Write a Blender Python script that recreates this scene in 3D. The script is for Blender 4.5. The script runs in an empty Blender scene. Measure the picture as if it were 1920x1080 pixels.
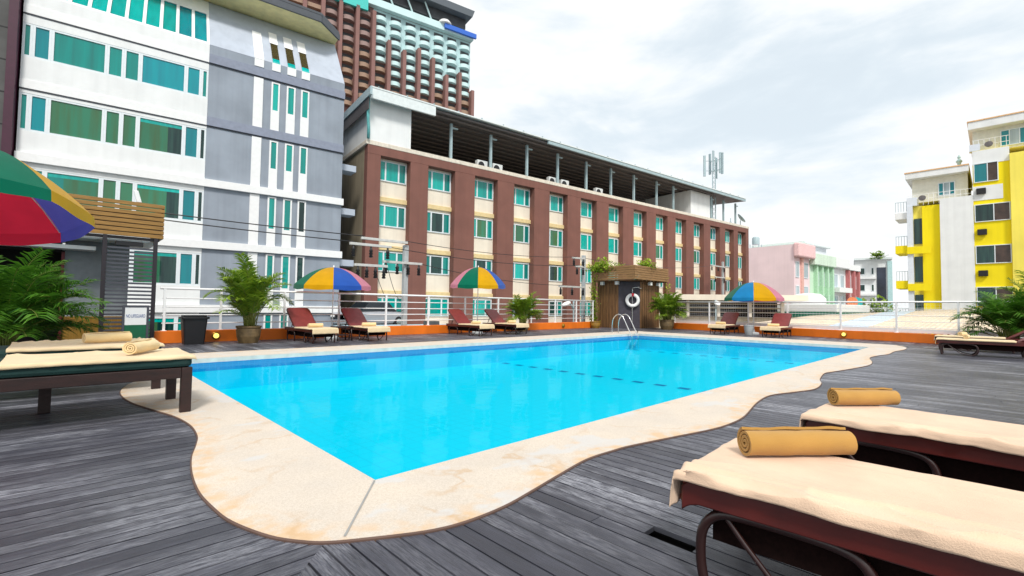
import bpy, math, random
from mathutils import Vector, Matrix, noise
S = bpy.context.scene
COL = S.collection
R = math.radians
random.seed(11)
PI = math.pi

# ------------------------------------------------------------------ materials
def nodes_of(m):
    m.use_nodes = True
    nt = m.node_tree
    b = nt.nodes.get('Principled BSDF')
    return nt, b
MATS = {}
def mat(name, c, rough=.6, metal=0., spec=.5, var=.12, scale=6., bump=0., bscale=40., streak=0., coat=0., stretch=(1,1,1), sheen=0.):
    """plain coloured surface with mottled colour, optional bump and vertical dirt streaks"""
    if name in MATS: return MATS[name]
    m = bpy.data.materials.new(name); nt, b = nodes_of(m)
    N = nt.nodes.new; L = nt.links.new
    b.inputs['Roughness'].default_value = rough
    b.inputs['Metallic'].default_value = metal
    b.inputs['Specular IOR Level'].default_value = spec
    b.inputs['Coat Weight'].default_value = coat
    if sheen:
        b.inputs['Sheen Weight'].default_value = sheen
    tc = N('ShaderNodeTexCoord')
    mp = N('ShaderNodeMapping'); mp.inputs['Scale'].default_value = stretch
    L(tc.outputs['Object'], mp.inputs['Vector'])
    nz = N('ShaderNodeTexNoise'); nz.inputs['Scale'].default_value = scale; nz.inputs['Detail'].default_value = 5
    L(mp.outputs['Vector'], nz.inputs['Vector'])
    mr = N('ShaderNodeMapRange'); mr.inputs[1].default_value = .3; mr.inputs[2].default_value = .7
    mr.inputs[3].default_value = 1-var; mr.inputs[4].default_value = 1+var
    L(nz.outputs['Fac'], mr.inputs[0])
    fac = mr.outputs[0]
    if streak:
        mp2 = N('ShaderNodeMapping'); mp2.inputs['Scale'].default_value = (2.2, 2.2, .09)
        L(tc.outputs['Object'], mp2.inputs['Vector'])
        n2 = N('ShaderNodeTexNoise'); n2.inputs['Scale'].default_value = 1.6; n2.inputs['Detail'].default_value = 6
        L(mp2.outputs['Vector'], n2.inputs['Vector'])
        r2 = N('ShaderNodeMapRange'); r2.inputs[1].default_value = .45; r2.inputs[2].default_value = .75
        r2.inputs[3].default_value = 1; r2.inputs[4].default_value = 1-streak
        L(n2.outputs['Fac'], r2.inputs[0])
        mm = N('ShaderNodeMath'); mm.operation = 'MULTIPLY'
        L(fac, mm.inputs[0]); L(r2.outputs[0], mm.inputs[1]); fac = mm.outputs[0]
    vm = N('ShaderNodeVectorMath'); vm.operation = 'SCALE'
    vm.inputs[0].default_value = c[:3]
    L(fac, vm.inputs['Scale']); L(vm.outputs[0], b.inputs['Base Color'])
    if bump:
        bz = N('ShaderNodeTexNoise'); bz.inputs['Scale'].default_value = bscale; bz.inputs['Detail'].default_value = 4
        L(mp.outputs['Vector'], bz.inputs['Vector'])
        bp = N('ShaderNodeBump'); bp.inputs['Strength'].default_value = bump; bp.inputs['Distance'].default_value = .02
        L(bz.outputs['Fac'], bp.inputs['Height']); L(bp.outputs[0], b.inputs['Normal'])
    MATS[name] = m
    return m

def deck_mat():
    m = bpy.data.materials.new('weathered_deck_wood'); nt, b = nodes_of(m)
    N = nt.nodes.new; L = nt.links.new
    uv = N('ShaderNodeUVMap'); uv.uv_map = 'UVMap'
    at = N('ShaderNodeAttribute'); at.attribute_name = 'tone'
    def noi(sx, sy, sc, det=6, rough=.6):
        mp = N('ShaderNodeMapping'); mp.inputs['Scale'].default_value = (sx, sy, 1)
        L(uv.outputs[0], mp.inputs['Vector'])
        n = N('ShaderNodeTexNoise'); n.inputs['Scale'].default_value = sc; n.inputs['Detail'].default_value = det
        n.inputs['Roughness'].default_value = rough
        L(mp.outputs[0], n.inputs['Vector']); return n.outputs['Fac']
    grain = noi(3.0, 120, 1.5, 7, .7)
    fleck = noi(9., 95, 1.2, 5, .65)
    patch = noi(.55, 2.6, 1.2, 5, .6)
    geo = N('ShaderNodeNewGeometry')
    big = N('ShaderNodeTexNoise'); big.inputs['Scale'].default_value = .9; big.inputs['Detail'].default_value = 4
    L(geo.outputs['Position'], big.inputs['Vector'])
    def mrange(x, a, b_, c, d):
        r = N('ShaderNodeMapRange'); r.inputs[1].default_value = a; r.inputs[2].default_value = b_
        r.inputs[3].default_value = c; r.inputs[4].default_value = d; L(x, r.inputs[0]); return r.outputs[0]
    def op(x, y, o_):
        q = N('ShaderNodeMath'); q.operation = o_; L(x, q.inputs[0]); L(y, q.inputs[1]); return q.outputs[0]
    def mix(f, A, B):
        x = N('ShaderNodeMix'); x.data_type = 'RGBA'; L(f, x.inputs[0])
        for v, k in ((A, 6), (B, 7)):
            if isinstance(v, tuple): x.inputs[k].default_value = (*v, 1)
            else: L(v, x.inputs[k])
        return x.outputs[2]
    base = mix(mrange(grain, .38, .64, 0, 1), (.027, .027, .036), (.068, .070, .092))
    area = op(mrange(patch, .40, .60, 0, 1), mrange(big.outputs['Fac'], .40, .58, .2, 1), 'MULTIPLY')
    worn = op(area, mrange(fleck, .44, .56, 0, 1), 'MULTIPLY')
    soft = op(area, mrange(grain, .40, .62, 0, .32), 'MULTIPLY')
    base = mix(soft, base, (.20, .206, .255)); base = mix(op(worn, mrange(at.outputs['Fac'], 0, 1, .4, .75), 'MULTIPLY'), base, (.48, .49, .54))
    sc = N('ShaderNodeVectorMath'); sc.operation = 'SCALE'
    L(base, sc.inputs[0]); L(mrange(at.outputs['Fac'], 0, 1, .80, 1.16), sc.inputs['Scale'])
    L(sc.outputs[0], b.inputs['Base Color'])
    L(mrange(grain, .4, .6, .34, .5), b.inputs['Roughness'])
    b.inputs['Specular IOR Level'].default_value = .42
    bp = N('ShaderNodeBump'); bp.inputs['Strength'].default_value = .4; bp.inputs['Distance'].default_value = .004
    L(grain, bp.inputs['Height']); L(bp.outputs[0], b.inputs['Normal'])
    return m

def coping_mat():
    m = bpy.data.materials.new('pebble_wash_coping'); nt, b = nodes_of(m)
    N = nt.nodes.new; L = nt.links.new
    geo = N('ShaderNodeNewGeometry'); P = geo.outputs['Position']
    at = N('ShaderNodeAttribute'); at.attribute_name = 'edge'
    def noi(sc, det=5, st=(1, 1, 1)):
        mp = N('ShaderNodeMapping'); mp.inputs['Scale'].default_value = st; L(P, mp.inputs[0])
        n = N('ShaderNodeTexNoise'); n.inputs['Scale'].default_value = sc; n.inputs['Detail'].default_value = det
        L(mp.outputs[0], n.inputs['Vector']); return n.outputs['Fac']
    def mrange(x, a, b_, c, d):
        r = N('ShaderNodeMapRange'); r.inputs[1].default_value = a; r.inputs[2].default_value = b_
        r.inputs[3].default_value = c; r.inputs[4].default_value = d; L(x, r.inputs[0]); return r.outputs[0]
    def mix(f, A, B):
        x = N('ShaderNodeMix'); x.data_type = 'RGBA'
        L(f, x.inputs[0])
        for v, s in ((A, 6), (B, 7)):
            if isinstance(v, tuple): x.inputs[s].default_value = (*v, 1)
            else: L(v, x.inputs[s])
        return x.outputs[2]
    vor = N('ShaderNodeTexVoronoi'); vor.inputs['Scale'].default_value = 150; L(P, vor.inputs['Vector'])
    base = mix(mrange(noi(2.2), .35, .7, 0, 1), (.67, .59, .50), (.60, .54, .475))
    base = mix(mrange(vor.outputs['Color'], .2, .9, 0, .45), base, (.43, .36, .28))
    rust = N('ShaderNodeMath'); rust.operation = 'ADD'
    L(mrange(noi(3.1, 6), .52, .74, 0, .6), rust.inputs[0]); L(at.outputs['Fac'], rust.inputs[1])
    rm = N('ShaderNodeMath'); rm.operation = 'MULTIPLY'; L(rust.outputs[0], rm.inputs[0])
    L(mrange(noi(9, 6), .38, .62, .15, 1), rm.inputs[1])
    base = mix(mrange(rm.outputs[0], .20, .85, 0, .78), base, (.63, .43, .25))
    vn = noi(1.15, 7); vs = N('ShaderNodeMath'); vs.operation = 'SUBTRACT'; vs.inputs[1].default_value = .5; L(vn, vs.inputs[0])
    va = N('ShaderNodeMath'); va.operation = 'ABSOLUTE'; L(vs.outputs[0], va.inputs[0])
    vm = N('ShaderNodeMath'); vm.operation = 'MULTIPLY'; L(mrange(va.outputs[0], .004, .018, .45, 0), vm.inputs[0]); L(mrange(noi(2.3, 4), .46, .62, 0, 1), vm.inputs[1])
    base = mix(vm.outputs[0], base, (.50, .31, .14))
    base = mix(mrange(noi(1.7, 6, (1, 1.4, 1)), .585, .63, 0, .6), base, (.56, .565, .57))
    L(base, b.inputs['Base Color'])
    b.inputs['Roughness'].default_value = .75; b.inputs['Specular IOR Level'].default_value = .3
    bp = N('ShaderNodeBump'); bp.inputs['Strength'].default_value = .3; bp.inputs['Distance'].default_value = .003
    L(vor.outputs['Distance'], bp.inputs['Height']); L(bp.outputs[0], b.inputs['Normal'])
    return m

def water_mat():
    m = bpy.data.materials.new('pool_water'); m.use_nodes = True; nt = m.node_tree; nt.nodes.clear()
    N = nt.nodes.new; L = nt.links.new
    out = N('ShaderNodeOutputMaterial'); tr = N('ShaderNodeBsdfTransparent'); tr.inputs[0].default_value = (.30, .98, 1, 1)
    gl = N('ShaderNodeBsdfGlossy'); gl.inputs['Roughness'].default_value = .03; gl.inputs[0].default_value = (.75, .93, 1, 1)
    geo = N('ShaderNodeNewGeometry')
    n1 = N('ShaderNodeTexNoise'); n1.inputs['Scale'].default_value = 1.6; n1.inputs['Detail'].default_value = 2
    n2 = N('ShaderNodeTexNoise'); n2.inputs['Scale'].default_value = 5.5; n2.inputs['Detail'].default_value = 3
    L(geo.outputs['Position'], n1.inputs['Vector']); L(geo.outputs['Position'], n2.inputs['Vector'])
    ad = N('ShaderNodeMath'); ad.operation = 'MULTIPLY_ADD'; ad.inputs[1].default_value = .35
    L(n2.outputs['Fac'], ad.inputs[0]); L(n1.outputs['Fac'], ad.inputs[2])
    bp = N('ShaderNodeBump'); bp.inputs['Strength'].default_value = .12; bp.inputs['Distance'].default_value = .05
    L(ad.outputs[0], bp.inputs['Height']); L(bp.outputs[0], gl.inputs['Normal'])
    fr = N('ShaderNodeFresnel'); fr.inputs['IOR'].default_value = 1.2; L(bp.outputs[0], fr.inputs['Normal'])
    mr = N('ShaderNodeMapRange'); mr.inputs[3].default_value = .012; mr.inputs[4].default_value = .19
    L(fr.outputs[0], mr.inputs[0])
    mx = N('ShaderNodeMixShader'); L(mr.outputs[0], mx.inputs[0]); L(tr.outputs[0], mx.inputs[1]); L(gl.outputs[0], mx.inputs[2])
    L(mx.outputs[0], out.inputs['Surface'])
    return m

def tile_mat(name, c1, c2, size):
    m = bpy.data.materials.new(name); nt, b = nodes_of(m); N = nt.nodes.new; L = nt.links.new
    geo = N('ShaderNodeNewGeometry')
    ck = N('ShaderNodeTexVoronoi'); ck.distance = 'CHEBYCHEV'; ck.inputs['Scale'].default_value = 1/size; ck.inputs['Randomness'].default_value = 0
    L(geo.outputs['Position'], ck.inputs['Vector'])
    n = N('ShaderNodeTexNoise'); n.inputs['Scale'].default_value = .8; L(geo.outputs['Position'], n.inputs['Vector'])
    r = N('ShaderNodeMapRange'); r.inputs[1].default_value = .42; r.inputs[2].default_value = .5; L(ck.outputs['Distance'], r.inputs[0])
    mx = N('ShaderNodeMix'); mx.data_type = 'RGBA'; mx.inputs[6].default_value = (*c1, 1); mx.inputs[7].default_value = (*c2, 1)
    mm = N('ShaderNodeMath'); mm.operation = 'MULTIPLY'; L(r.outputs[0], mm.inputs[0]); L(n.outputs['Fac'], mm.inputs[1])
    L(mm.outputs[0], mx.inputs[0]); L(mx.outputs[2], b.inputs['Base Color']); b.inputs['Roughness'].default_value = .35
    return m

def glass_mat(name, c, dark, wave=3., amt=.5, rough=.04):
    """tinted window pane with the folds of the curtain behind it"""
    m = bpy.data.materials.new(name); nt, b = nodes_of(m); N = nt.nodes.new; L = nt.links.new
    tc = N('ShaderNodeTexCoord')
    oi = N('ShaderNodeObjectInfo')
    wv = N('ShaderNodeTexNoise'); wv.inputs['Scale'].default_value = wave; wv.inputs['Detail'].default_value = 3
    mp = N('ShaderNodeMapping'); mp.inputs['Scale'].default_value = (2.4, 1, .14)
    cmb = N('ShaderNodeCombineXYZ'); ml = N('ShaderNodeMath'); ml.operation = 'MULTIPLY'; ml.inputs[1].default_value = 37
    L(oi.outputs['Random'], ml.inputs[0]); L(ml.outputs[0], cmb.inputs[0]); L(ml.outputs[0], cmb.inputs[2])
    L(cmb.outputs[0], mp.inputs['Location']); L(tc.outputs['Object'], mp.inputs['Vector']); L(mp.outputs[0], wv.inputs['Vector'])
    r = N('ShaderNodeMapRange'); r.inputs[1].default_value = .38; r.inputs[2].default_value = .66; r.inputs[3].default_value = 0; r.inputs[4].default_value = amt
    L(wv.outputs['Fac'], r.inputs[0])
    mx = N('ShaderNodeMix'); mx.data_type = 'RGBA'; mx.inputs[6].default_value = (*c, 1); mx.inputs[7].default_value = (*dark, 1)
    L(r.outputs[0], mx.inputs[0])
    hs = N('ShaderNodeHueSaturation'); L(mx.outputs[2], hs.inputs['Color'])
    r3 = N('ShaderNodeMapRange'); r3.inputs[3].default_value = .72; r3.inputs[4].default_value = 1.15; L(oi.outputs['Random'], r3.inputs[0])
    L(r3.outputs[0], hs.inputs['Value'])
    L(hs.outputs[0], b.inputs['Base Color'])
    b.inputs['Roughness'].default_value = rough; b.inputs['Specular IOR Level'].default_value = .55
    MATS[name] = m
    return m

def emit_mat(name, c, s):
    m = bpy.data.materials.new(name); nt, b = nodes_of(m)
    b.inputs['Base Color'].default_value = (*c, 1); b.inputs['Emission Color'].default_value = (*c, 1); b.inputs['Emission Strength'].default_value = s
    return m

def cloth_mat(name, c, var=.1, fine=260.):
    m = mat(name, c, .95, 0, .1, var, 3., .3, fine, sheen=.25)
    return m

def leaf_mat(name, c1, c2):
    m = bpy.data.materials.new(name); nt, b = nodes_of(m); N = nt.nodes.new; L = nt.links.new
    at = N('ShaderNodeAttribute'); at.attribute_name = 'tone'
    mx = N('ShaderNodeMix'); mx.data_type = 'RGBA'; mx.inputs[6].default_value = (*c1, 1); mx.inputs[7].default_value = (*c2, 1)
    L(at.outputs['Fac'], mx.inputs[0]); L(mx.outputs[2], b.inputs['Base Color'])
    b.inputs['Roughness'].default_value = .45; b.inputs['Specular IOR Level'].default_value = .35
    tl = N('ShaderNodeBsdfTranslucent'); L(mx.outputs[2], tl.inputs[0])
    ms = N('ShaderNodeMixShader'); ms.inputs[0].default_value = .3
    out = nt.nodes['Material Output']
    L(b.outputs[0], ms.inputs[1]); L(tl.outputs[0], ms.inputs[2]); L(ms.outputs[0], out.inputs['Surface'])
    return m

M_DECK = deck_mat(); M_COPING = coping_mat(); M_WATER = water_mat()
M_GROUT = mat('grey_joint_mortar', (.30, .30, .29), .9)
M_EDGE = mat('brown_coping_edge', (.11, .065, .05), .8)
M_TILE = tile_mat('cyan_pool_tile', (.002, .57, .76), (.008, .45, .64), .2)
M_TILEB = tile_mat('blue_waterline_tile', (.03, .22, .50), (.07, .33, .60), .1)
M_LANE = mat('navy_lane_tile', (.004, .10, .33), .4)
M_ORANGE = mat('orange_parapet_paint', (.80, .175, .006), .55, var=.1, scale=2., bump=.15, streak=.12)
M_RAIL = mat('white_rail_paint', (.86, .86, .86), .4, var=.04)
M_WHITE = mat('white_wall_render', (.80, .82, .82), .8, var=.05, scale=1.2, streak=.07)
M_WHITE2 = mat('white_trim_paint', (.83, .84, .84), .6, var=.03)
M_GREY = mat('blue_grey_wall_render', (.285, .325, .382), .85, var=.13, scale=.7, streak=.12)
M_GREYL = mat('pale_blue_grey_mansard', (.44, .49, .57), .8, var=.08, scale=.8, streak=.1)
M_GREYB = mat('blue_grey_band_paint', (.25, .28, .36), .8, var=.08)
M_DKGREY = mat('dark_grey_cladding', (.075, .075, .073), .7, var=.25, scale=1.5)
M_MAROON = mat('maroon_edge_trim', (.05, .006, .025), .5)
M_YSOFF = mat('cream_yellow_soffit', (.88, .78, .40), .7, var=.1, scale=3)
M_ROOFD = mat('dark_roof_fascia', (.07, .08, .095), .5)
M_BROWN = mat('red_brown_frame_paint', (.20, .083, .063), .75, var=.1, scale=1.0, streak=.12)
M_CREAM = mat('cream_wall_paint', (.84, .76, .63), .8, var=.05, scale=1.2, streak=.1)
M_LEDGE = mat('ochre_ledge_paint', (.74, .58, .30), .75, var=.08)
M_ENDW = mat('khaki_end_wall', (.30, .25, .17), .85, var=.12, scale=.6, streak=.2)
M_CANOPY = mat('dark_corrugated_roof', (.085, .075, .075), .6, var=.15)
M_STEEL = mat('pale_blue_steel_paint', (.36, .47, .50), .5, var=.08)
M_ROOFW = mat('white_roof_sheet', (.72, .78, .78), .5, var=.06)
M_ACW = mat('white_ac_case', (.66, .68, .68), .5)
M_BLACK = mat('black_plastic', (.008, .008, .010), .45, var=.1)
M_DKMETAL = mat('dark_purple_metal', (.018, .013, .018), .45)
M_LGLASS = [
    glass_mat('teal_glass_bright', (.0, .47, .40), (.0, .30, .28), 3.5, .7),
    glass_mat('teal_glass_deep', (.0, .30, .26), (.01, .19, .17), 1.6, .8),
    glass_mat('olive_room_glass', (.03, .20, .11), (.055, .13, .05), 1.4, .9),
    glass_mat('dark_room_glass', (.004, .03, .03), (.03, .10, .08), 2.4, .6),
    glass_mat('blue_teal_glass', (.0, .27, .31), (.005, .19, .24), 1.8, .7)]
M_TEALSOL = glass_mat('teal_strip_glass', (.0, .40, .37), (.0, .26, .25), 2., .5)
M_FRAME = mat('white_window_frame', (.74, .80, .83), .4, var=.03)
M_WOODF = mat('golden_slat_wood', (.30, .155, .035), .55, var=.35, scale=4., stretch=(.6, 4, 14), bump=.2, bscale=20)
M_WOODB = mat('brown_hut_wood', (.17, .085, .032), .65, var=.35, scale=3., stretch=(5, 5, .5), bump=.2)
M_WOODT = mat('weathered_fascia_wood', (.27, .15, .06), .7, var=.4, scale=4., stretch=(.7, .7, 12), bump=.2)
M_DADO = mat('mustard_board_wood', (.25, .13, .012), .6, var=.2, stretch=(8, 8, .6))
M_BATTEN = mat('dark_batten_wood', (.085, .042, .017), .7)
M_SLATE = mat('dark_slate_panel', (.045, .040, .055), .6, var=.2)
M_GWALL = mat('grey_bar_wall', (.22, .25, .27), .8)
M_SLATM = mat('grey_metal_slat', (.060, .063, .080), .5, var=.1)
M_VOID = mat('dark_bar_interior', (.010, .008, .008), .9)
M_RED = mat('red_frame_paint', (.13, .006, .012), .5)
M_STEELP = mat('polished_steel_tube', (.75, .75, .74), .15, 1.0, var=.03)
M_TOWEL = cloth_mat('beige_towel', (.76, .55, .395))
M_TOWELC = cloth_mat('cream_towel', (.74, .58, .36))
M_ROLL = cloth_mat('mustard_towel', (.46, .255, .065), .12)
M_ROLLC = cloth_mat('pale_rolled_towel', (.80, .60, .32), .12)
M_LFRAME = mat('oxblood_lounger_frame', (.085, .009, .006), .32, 0, .5, var=.2, coat=.3)
M_LSEAT = mat('oxblood_sling_mesh', (.19, .032, .032), .42, 0, .5, var=.15, bump=.3, bscale=150)
M_SHADESKIRT = mat('shade_black_mesh_skirt', (.008, .003, .0025), .9, spec=.1, var=.3, scale=60)  # mesh colour taken near black to carry the shade below the rail
M_LLEG = mat('dark_lounger_tube', (.022, .006, .005), .35, var=.2, coat=.2)
M_BEDW = mat('dark_daybed_wood', (.020, .006, .0045), .5, var=.4, scale=5, stretch=(1, 6, 6), bump=.15)
M_CUSH = mat('dark_green_cushion', (.002, .030, .027), .8, var=.15, bump=.2, bscale=120)
M_POT = mat('brown_glazed_pot', (.16, .105, .045), .55, var=.3, scale=9, bump=.5, bscale=25)
M_SOIL = mat('dark_pot_soil', (.03, .02, .012), .95)
M_LEAF = leaf_mat('areca_leaf', (.045, .15, .012), (.33, .46, .04))
M_LEAFD = leaf_mat('dark_areca_leaf', (.014, .075, .009), (.11, .28, .022))
M_LEAFY = leaf_mat('bright_shrub_leaf', (.10, .24, .01), (.42, .55, .04))
M_STEM = mat('palm_stem', (.18, .20, .04), .6)
M_CONC = mat('pale_concrete', (.42, .45, .46), .85, var=.1, bump=.2)
M_PODIUM = mat('podium_concrete', (.30, .30, .29), .9)
M_BOUNCE = mat('pale_bounce_street', (.20, .195, .19), .9, var=.2, scale=.5)  # unseen street, lightened so it throws light up to the soffit
UMB = {'red': cloth_mat('red_umbrella_cloth', (.85, .03, .075), .08), 'green': cloth_mat('green_umbrella_cloth', (.0, .20, .115), .08),
       'yellow': cloth_mat('yellow_umbrella_cloth', (.85, .47, .005), .08), 'blue': cloth_mat('blue_umbrella_cloth', (.03, .13, .58), .08),
       'pink': cloth_mat('pink_umbrella_cloth', (.80, .30, .42), .08), 'sky': cloth_mat('sky_blue_umbrella_cloth', (.015, .30, .68), .08),
       'purple': cloth_mat('purple_umbrella_cloth', (.10, .10, .48), .08)}
for k, m in UMB.items():   # thin cloth lets light through
    nt = m.node_tree; b = nt.nodes['Principled BSDF']; out = nt.nodes['Material Output']
    tl = nt.nodes.new('ShaderNodeBsdfTranslucent'); ms = nt.nodes.new('ShaderNodeMixShader'); ms.inputs[0].default_value = .5
    src = b.inputs['Base Color'].links[0].from_socket
    nt.links.new(src, tl.inputs[0]); nt.links.new(b.outputs[0], ms.inputs[1]); nt.links.new(tl.outputs[0], ms.inputs[2]); nt.links.new(ms.outputs[0], out.inputs['Surface'])

# ------------------------------------------------------------------ mesh building
class MB:
    def __init__(s, dz=0.):
        s.v = []; s.f = []; s.m = []; s.uv = {}; s.tone = {}; s.dz = dz; s.ev = {}
    def _a(s, pts):
        i = len(s.v); s.v += [(p[0], p[1], p[2] + s.dz) for p in pts]; return i
    def poly(s, pts, mi=0, uv=None, tone=None):
        i = s._a(pts); s.f.append(tuple(range(i, i+len(pts)))); s.m.append(mi)
        k = len(s.f)-1
        if uv: s.uv[k] = uv
        if tone is not None: s.tone[k] = tone
        return s
    def box(s, x0, x1, y0, y1, z0, z1, mi=0):
        if x0 > x1: x0, x1 = x1, x0
        if y0 > y1: y0, y1 = y1, y0
        if z0 > z1: z0, z1 = z1, z0
        i = s._a([(x0,y0,z0),(x1,y0,z0),(x1,y1,z0),(x0,y1,z0),(x0,y0,z1),(x1,y0,z1),(x1,y1,z1),(x0,y1,z1)])
        for q in ((0,3,2,1),(4,5,6,7),(0,1,5,4),(1,2,6,5),(2,3,7,6),(3,0,4,7)):
            s.f.append(tuple(i+k for k in q)); s.m.append(mi)
        return s
    def hexa(s, p, mi=0):
        """8 points ordered like box"""
        i = s._a(p)
        for q in ((0,3,2,1),(4,5,6,7),(0,1,5,4),(1,2,6,5),(2,3,7,6),(3,0,4,7)):
            s.f.append(tuple(i+k for k in q)); s.m.append(mi)
        return s
    def bar(s, a, b, w, h, mi=0, up=(0,0,1)):
        a = Vector(a); b = Vector(b); d = (b-a).normalized(); u = Vector(up)
        if abs(d.dot(u)) > .98: u = Vector((1,0,0))
        x = d.cross(u).normalized()*w/2; y = x.cross(d).normalized()*h/2
        return s.hexa([a-x-y, a+x-y, b+x-y, b-x-y, a-x+y, a+x+y, b+x+y, b-x+y], mi)
    def tube(s, pts, r, n=8, closed=False, mi=0):
        P = [Vector(p) for p in pts]; k = len(P)
        rr = r if isinstance(r, (list, tuple)) else [r]*k
        T = []
        for i in range(k):
            a = P[i-1] if (i or closed) else P[i]; b = P[(i+1) % k] if (i < k-1 or closed) else P[i]
            T.append((b-a).normalized())
        u = Vector((0,0,1)) if abs(T[0].z) < .9 else Vector((1,0,0))
        u = (u - T[0]*u.dot(T[0])).normalized()
        base = len(s.v)
        for i in range(k):
            u = (u - T[i]*u.dot(T[i])).normalized(); w = T[i].cross(u)
            s._a([P[i] + (u*math.cos(2*PI*j/n) + w*math.sin(2*PI*j/n))*rr[i] for j in range(n)])
        rings = k if closed else k-1
        for i in range(rings):
            A = base+i*n; B = base+((i+1) % k)*n
            for j in range(n):
                s.f.append((A+j, A+(j+1) % n, B+(j+1) % n, B+j)); s.m.append(mi)
        if not closed:
            s.f.append(tuple(base+j for j in reversed(range(n)))); s.m.append(mi)
            s.f.append(tuple(base+(k-1)*n+j for j in range(n))); s.m.append(mi)
        return s
    def lathe(s, prof, n=24, c=(0,0,0), mi=0):
        base = len(s.v)
        for (r, z) in prof:
            s._a([(c[0]+r*math.cos(2*PI*j/n), c[1]+r*math.sin(2*PI*j/n), c[2]+z) for j in range(n)])
        for i in range(len(prof)-1):
            for j in range(n):
                s.f.append((base+i*n+j, base+i*n+(j+1) % n, base+(i+1)*n+(j+1) % n, base+(i+1)*n+j)); s.m.append(mi)
        if prof[0][0] > .001: s.f.append(tuple(base+j for j in reversed(range(n)))); s.m.append(mi)
        if prof[-1][0] > .001: s.f.append(tuple(base+(len(prof)-1)*n+j for j in range(n))); s.m.append(mi)
        return s
    def prism(s, pts, z0, z1, mi=0, mside=None):
        n = len(pts); mside = mi if mside is None else mside
        i = s._a([(x, y, z0) for x, y in pts]+[(x, y, z1) for x, y in pts])
        s.f.append(tuple(reversed(range(i, i+n)))); s.m.append(mi)
        s.f.append(tuple(range(i+n, i+2*n))); s.m.append(mi)
        for k in range(n):
            q = (k+1) % n
            s.f.append((i+k, i+q, i+n+q, i+n+k)); s.m.append(mside)
        return s
    def grid(s, fn, nu, nv, mi=0, wrapu=False):
        base = len(s.v)
        s._a([fn(i/nu, j/nv) for i in range(nu+1) for j in range(nv+1)])
        for i in range(nu):
            for j in range(nv):
                a = base+i*(nv+1)+j
                s.f.append((a, a+nv+1, a+nv+2, a+1)); s.m.append(mi)
        return s
    def mesh(s, name, mats, smooth=False):
        me = bpy.data.meshes.new(name); me.from_pydata(s.v, [], s.f)
        if not isinstance(mats, (list, tuple)): mats = [mats]
        for m in mats: me.materials.append(m)
        me.polygons.foreach_set('material_index', s.m)
        if s.uv:
            l = me.uv_layers.new(name='UVMap')
            for p in me.polygons:
                u = s.uv.get(p.index)
                if u:
                    for k, li in enumerate(p.loop_indices): l.data[li].uv = u[k]
        if s.tone:
            a = me.attributes.new('tone', 'FLOAT', 'FACE')
            for k, t in s.tone.items(): a.data[k].value = t
        if smooth: me.shade_smooth()
        me.validate(); me.update()
        return me
    def build(s, name, mats, parent=None, smooth=False, loc=(0,0,0), rot=(0,0,0), bevel=0., solid=0., auto=0., sub=0):
        o = bpy.data.objects.new(name, s.mesh(name, mats, smooth or auto > 0)); COL.objects.link(o)
        o.parent = parent; o.location = loc; o.rotation_euler = rot
        if solid:
            q = o.modifiers.new('thick', 'SOLIDIFY'); q.thickness = solid; q.offset = -1
        if bevel:
            q = o.modifiers.new('bevel', 'BEVEL'); q.width = bevel; q.segments = 2; q.limit_method = 'ANGLE'
        if sub:
            q = o.modifiers.new('sub', 'SUBSURF'); q.levels = sub; q.render_levels = sub
        if auto: o.data.set_sharp_from_angle(angle=R(auto))
        return o

def tag(o, label=None, cat=None, group=None, kind=None):
    if label: o['label'] = label
    if cat: o['category'] = cat
    if group: o['group'] = group
    if kind: o['kind'] = kind
    return o
def thing(name, label, cat, loc=(0,0,0), rz=0., group=None):
    o = bpy.data.objects.new(name, None); COL.objects.link(o); o.empty_display_size = .2
    o.location = loc; o.rotation_euler = (0, 0, rz)
    return tag(o, label, cat, group)
def link(me_obj, name, parent, loc, rot=(0,0,0), scale=(1,1,1)):
    c = me_obj.copy(); c.name = name; COL.objects.link(c); c.parent = parent; c.location = loc; c.rotation_euler = rot; c.scale = scale
    return c
def kids(o): return [c for c in bpy.data.objects if c.parent == o]
def dup(root, loc, rz, label, group=None):
    def cp(o, par):
        c = o.copy(); COL.objects.link(c); c.parent = par
        for k in kids(o): cp(k, c)
        return c
    r = cp(root, None); r.location = loc; r.rotation_euler = (0, 0, rz); r['label'] = label
    if group: r['group'] = group
    return r
def structure(o): o['kind'] = 'structure'; return o

# ------------------------------------------------------------------ camera
H = 1.1
CAM = ((0.7188315013137165, 0.037208238504124094, 0.6941878850185218), (-0.6950502134272312, 0.018851597769842354, 0.7187140029777382), (0.013655531253982691, -0.9991297034164003, 0.03941271644060086))
cd = bpy.data.cameras.new('camera'); cam = bpy.data.objects.new('camera', cd); COL.objects.link(cam)
cd.sensor_width = 36; cd.lens = 876.871*36/1920; cd.clip_end = 5000; cd.clip_start = .02
cam.matrix_world = Matrix(((CAM[0][0], -CAM[0][1], -CAM[0][2], 0), (CAM[1][0], -CAM[1][1], -CAM[1][2], 0), (CAM[2][0], -CAM[2][1], -CAM[2][2], H), (0, 0, 0, 1)))
S.camera = cam

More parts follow.
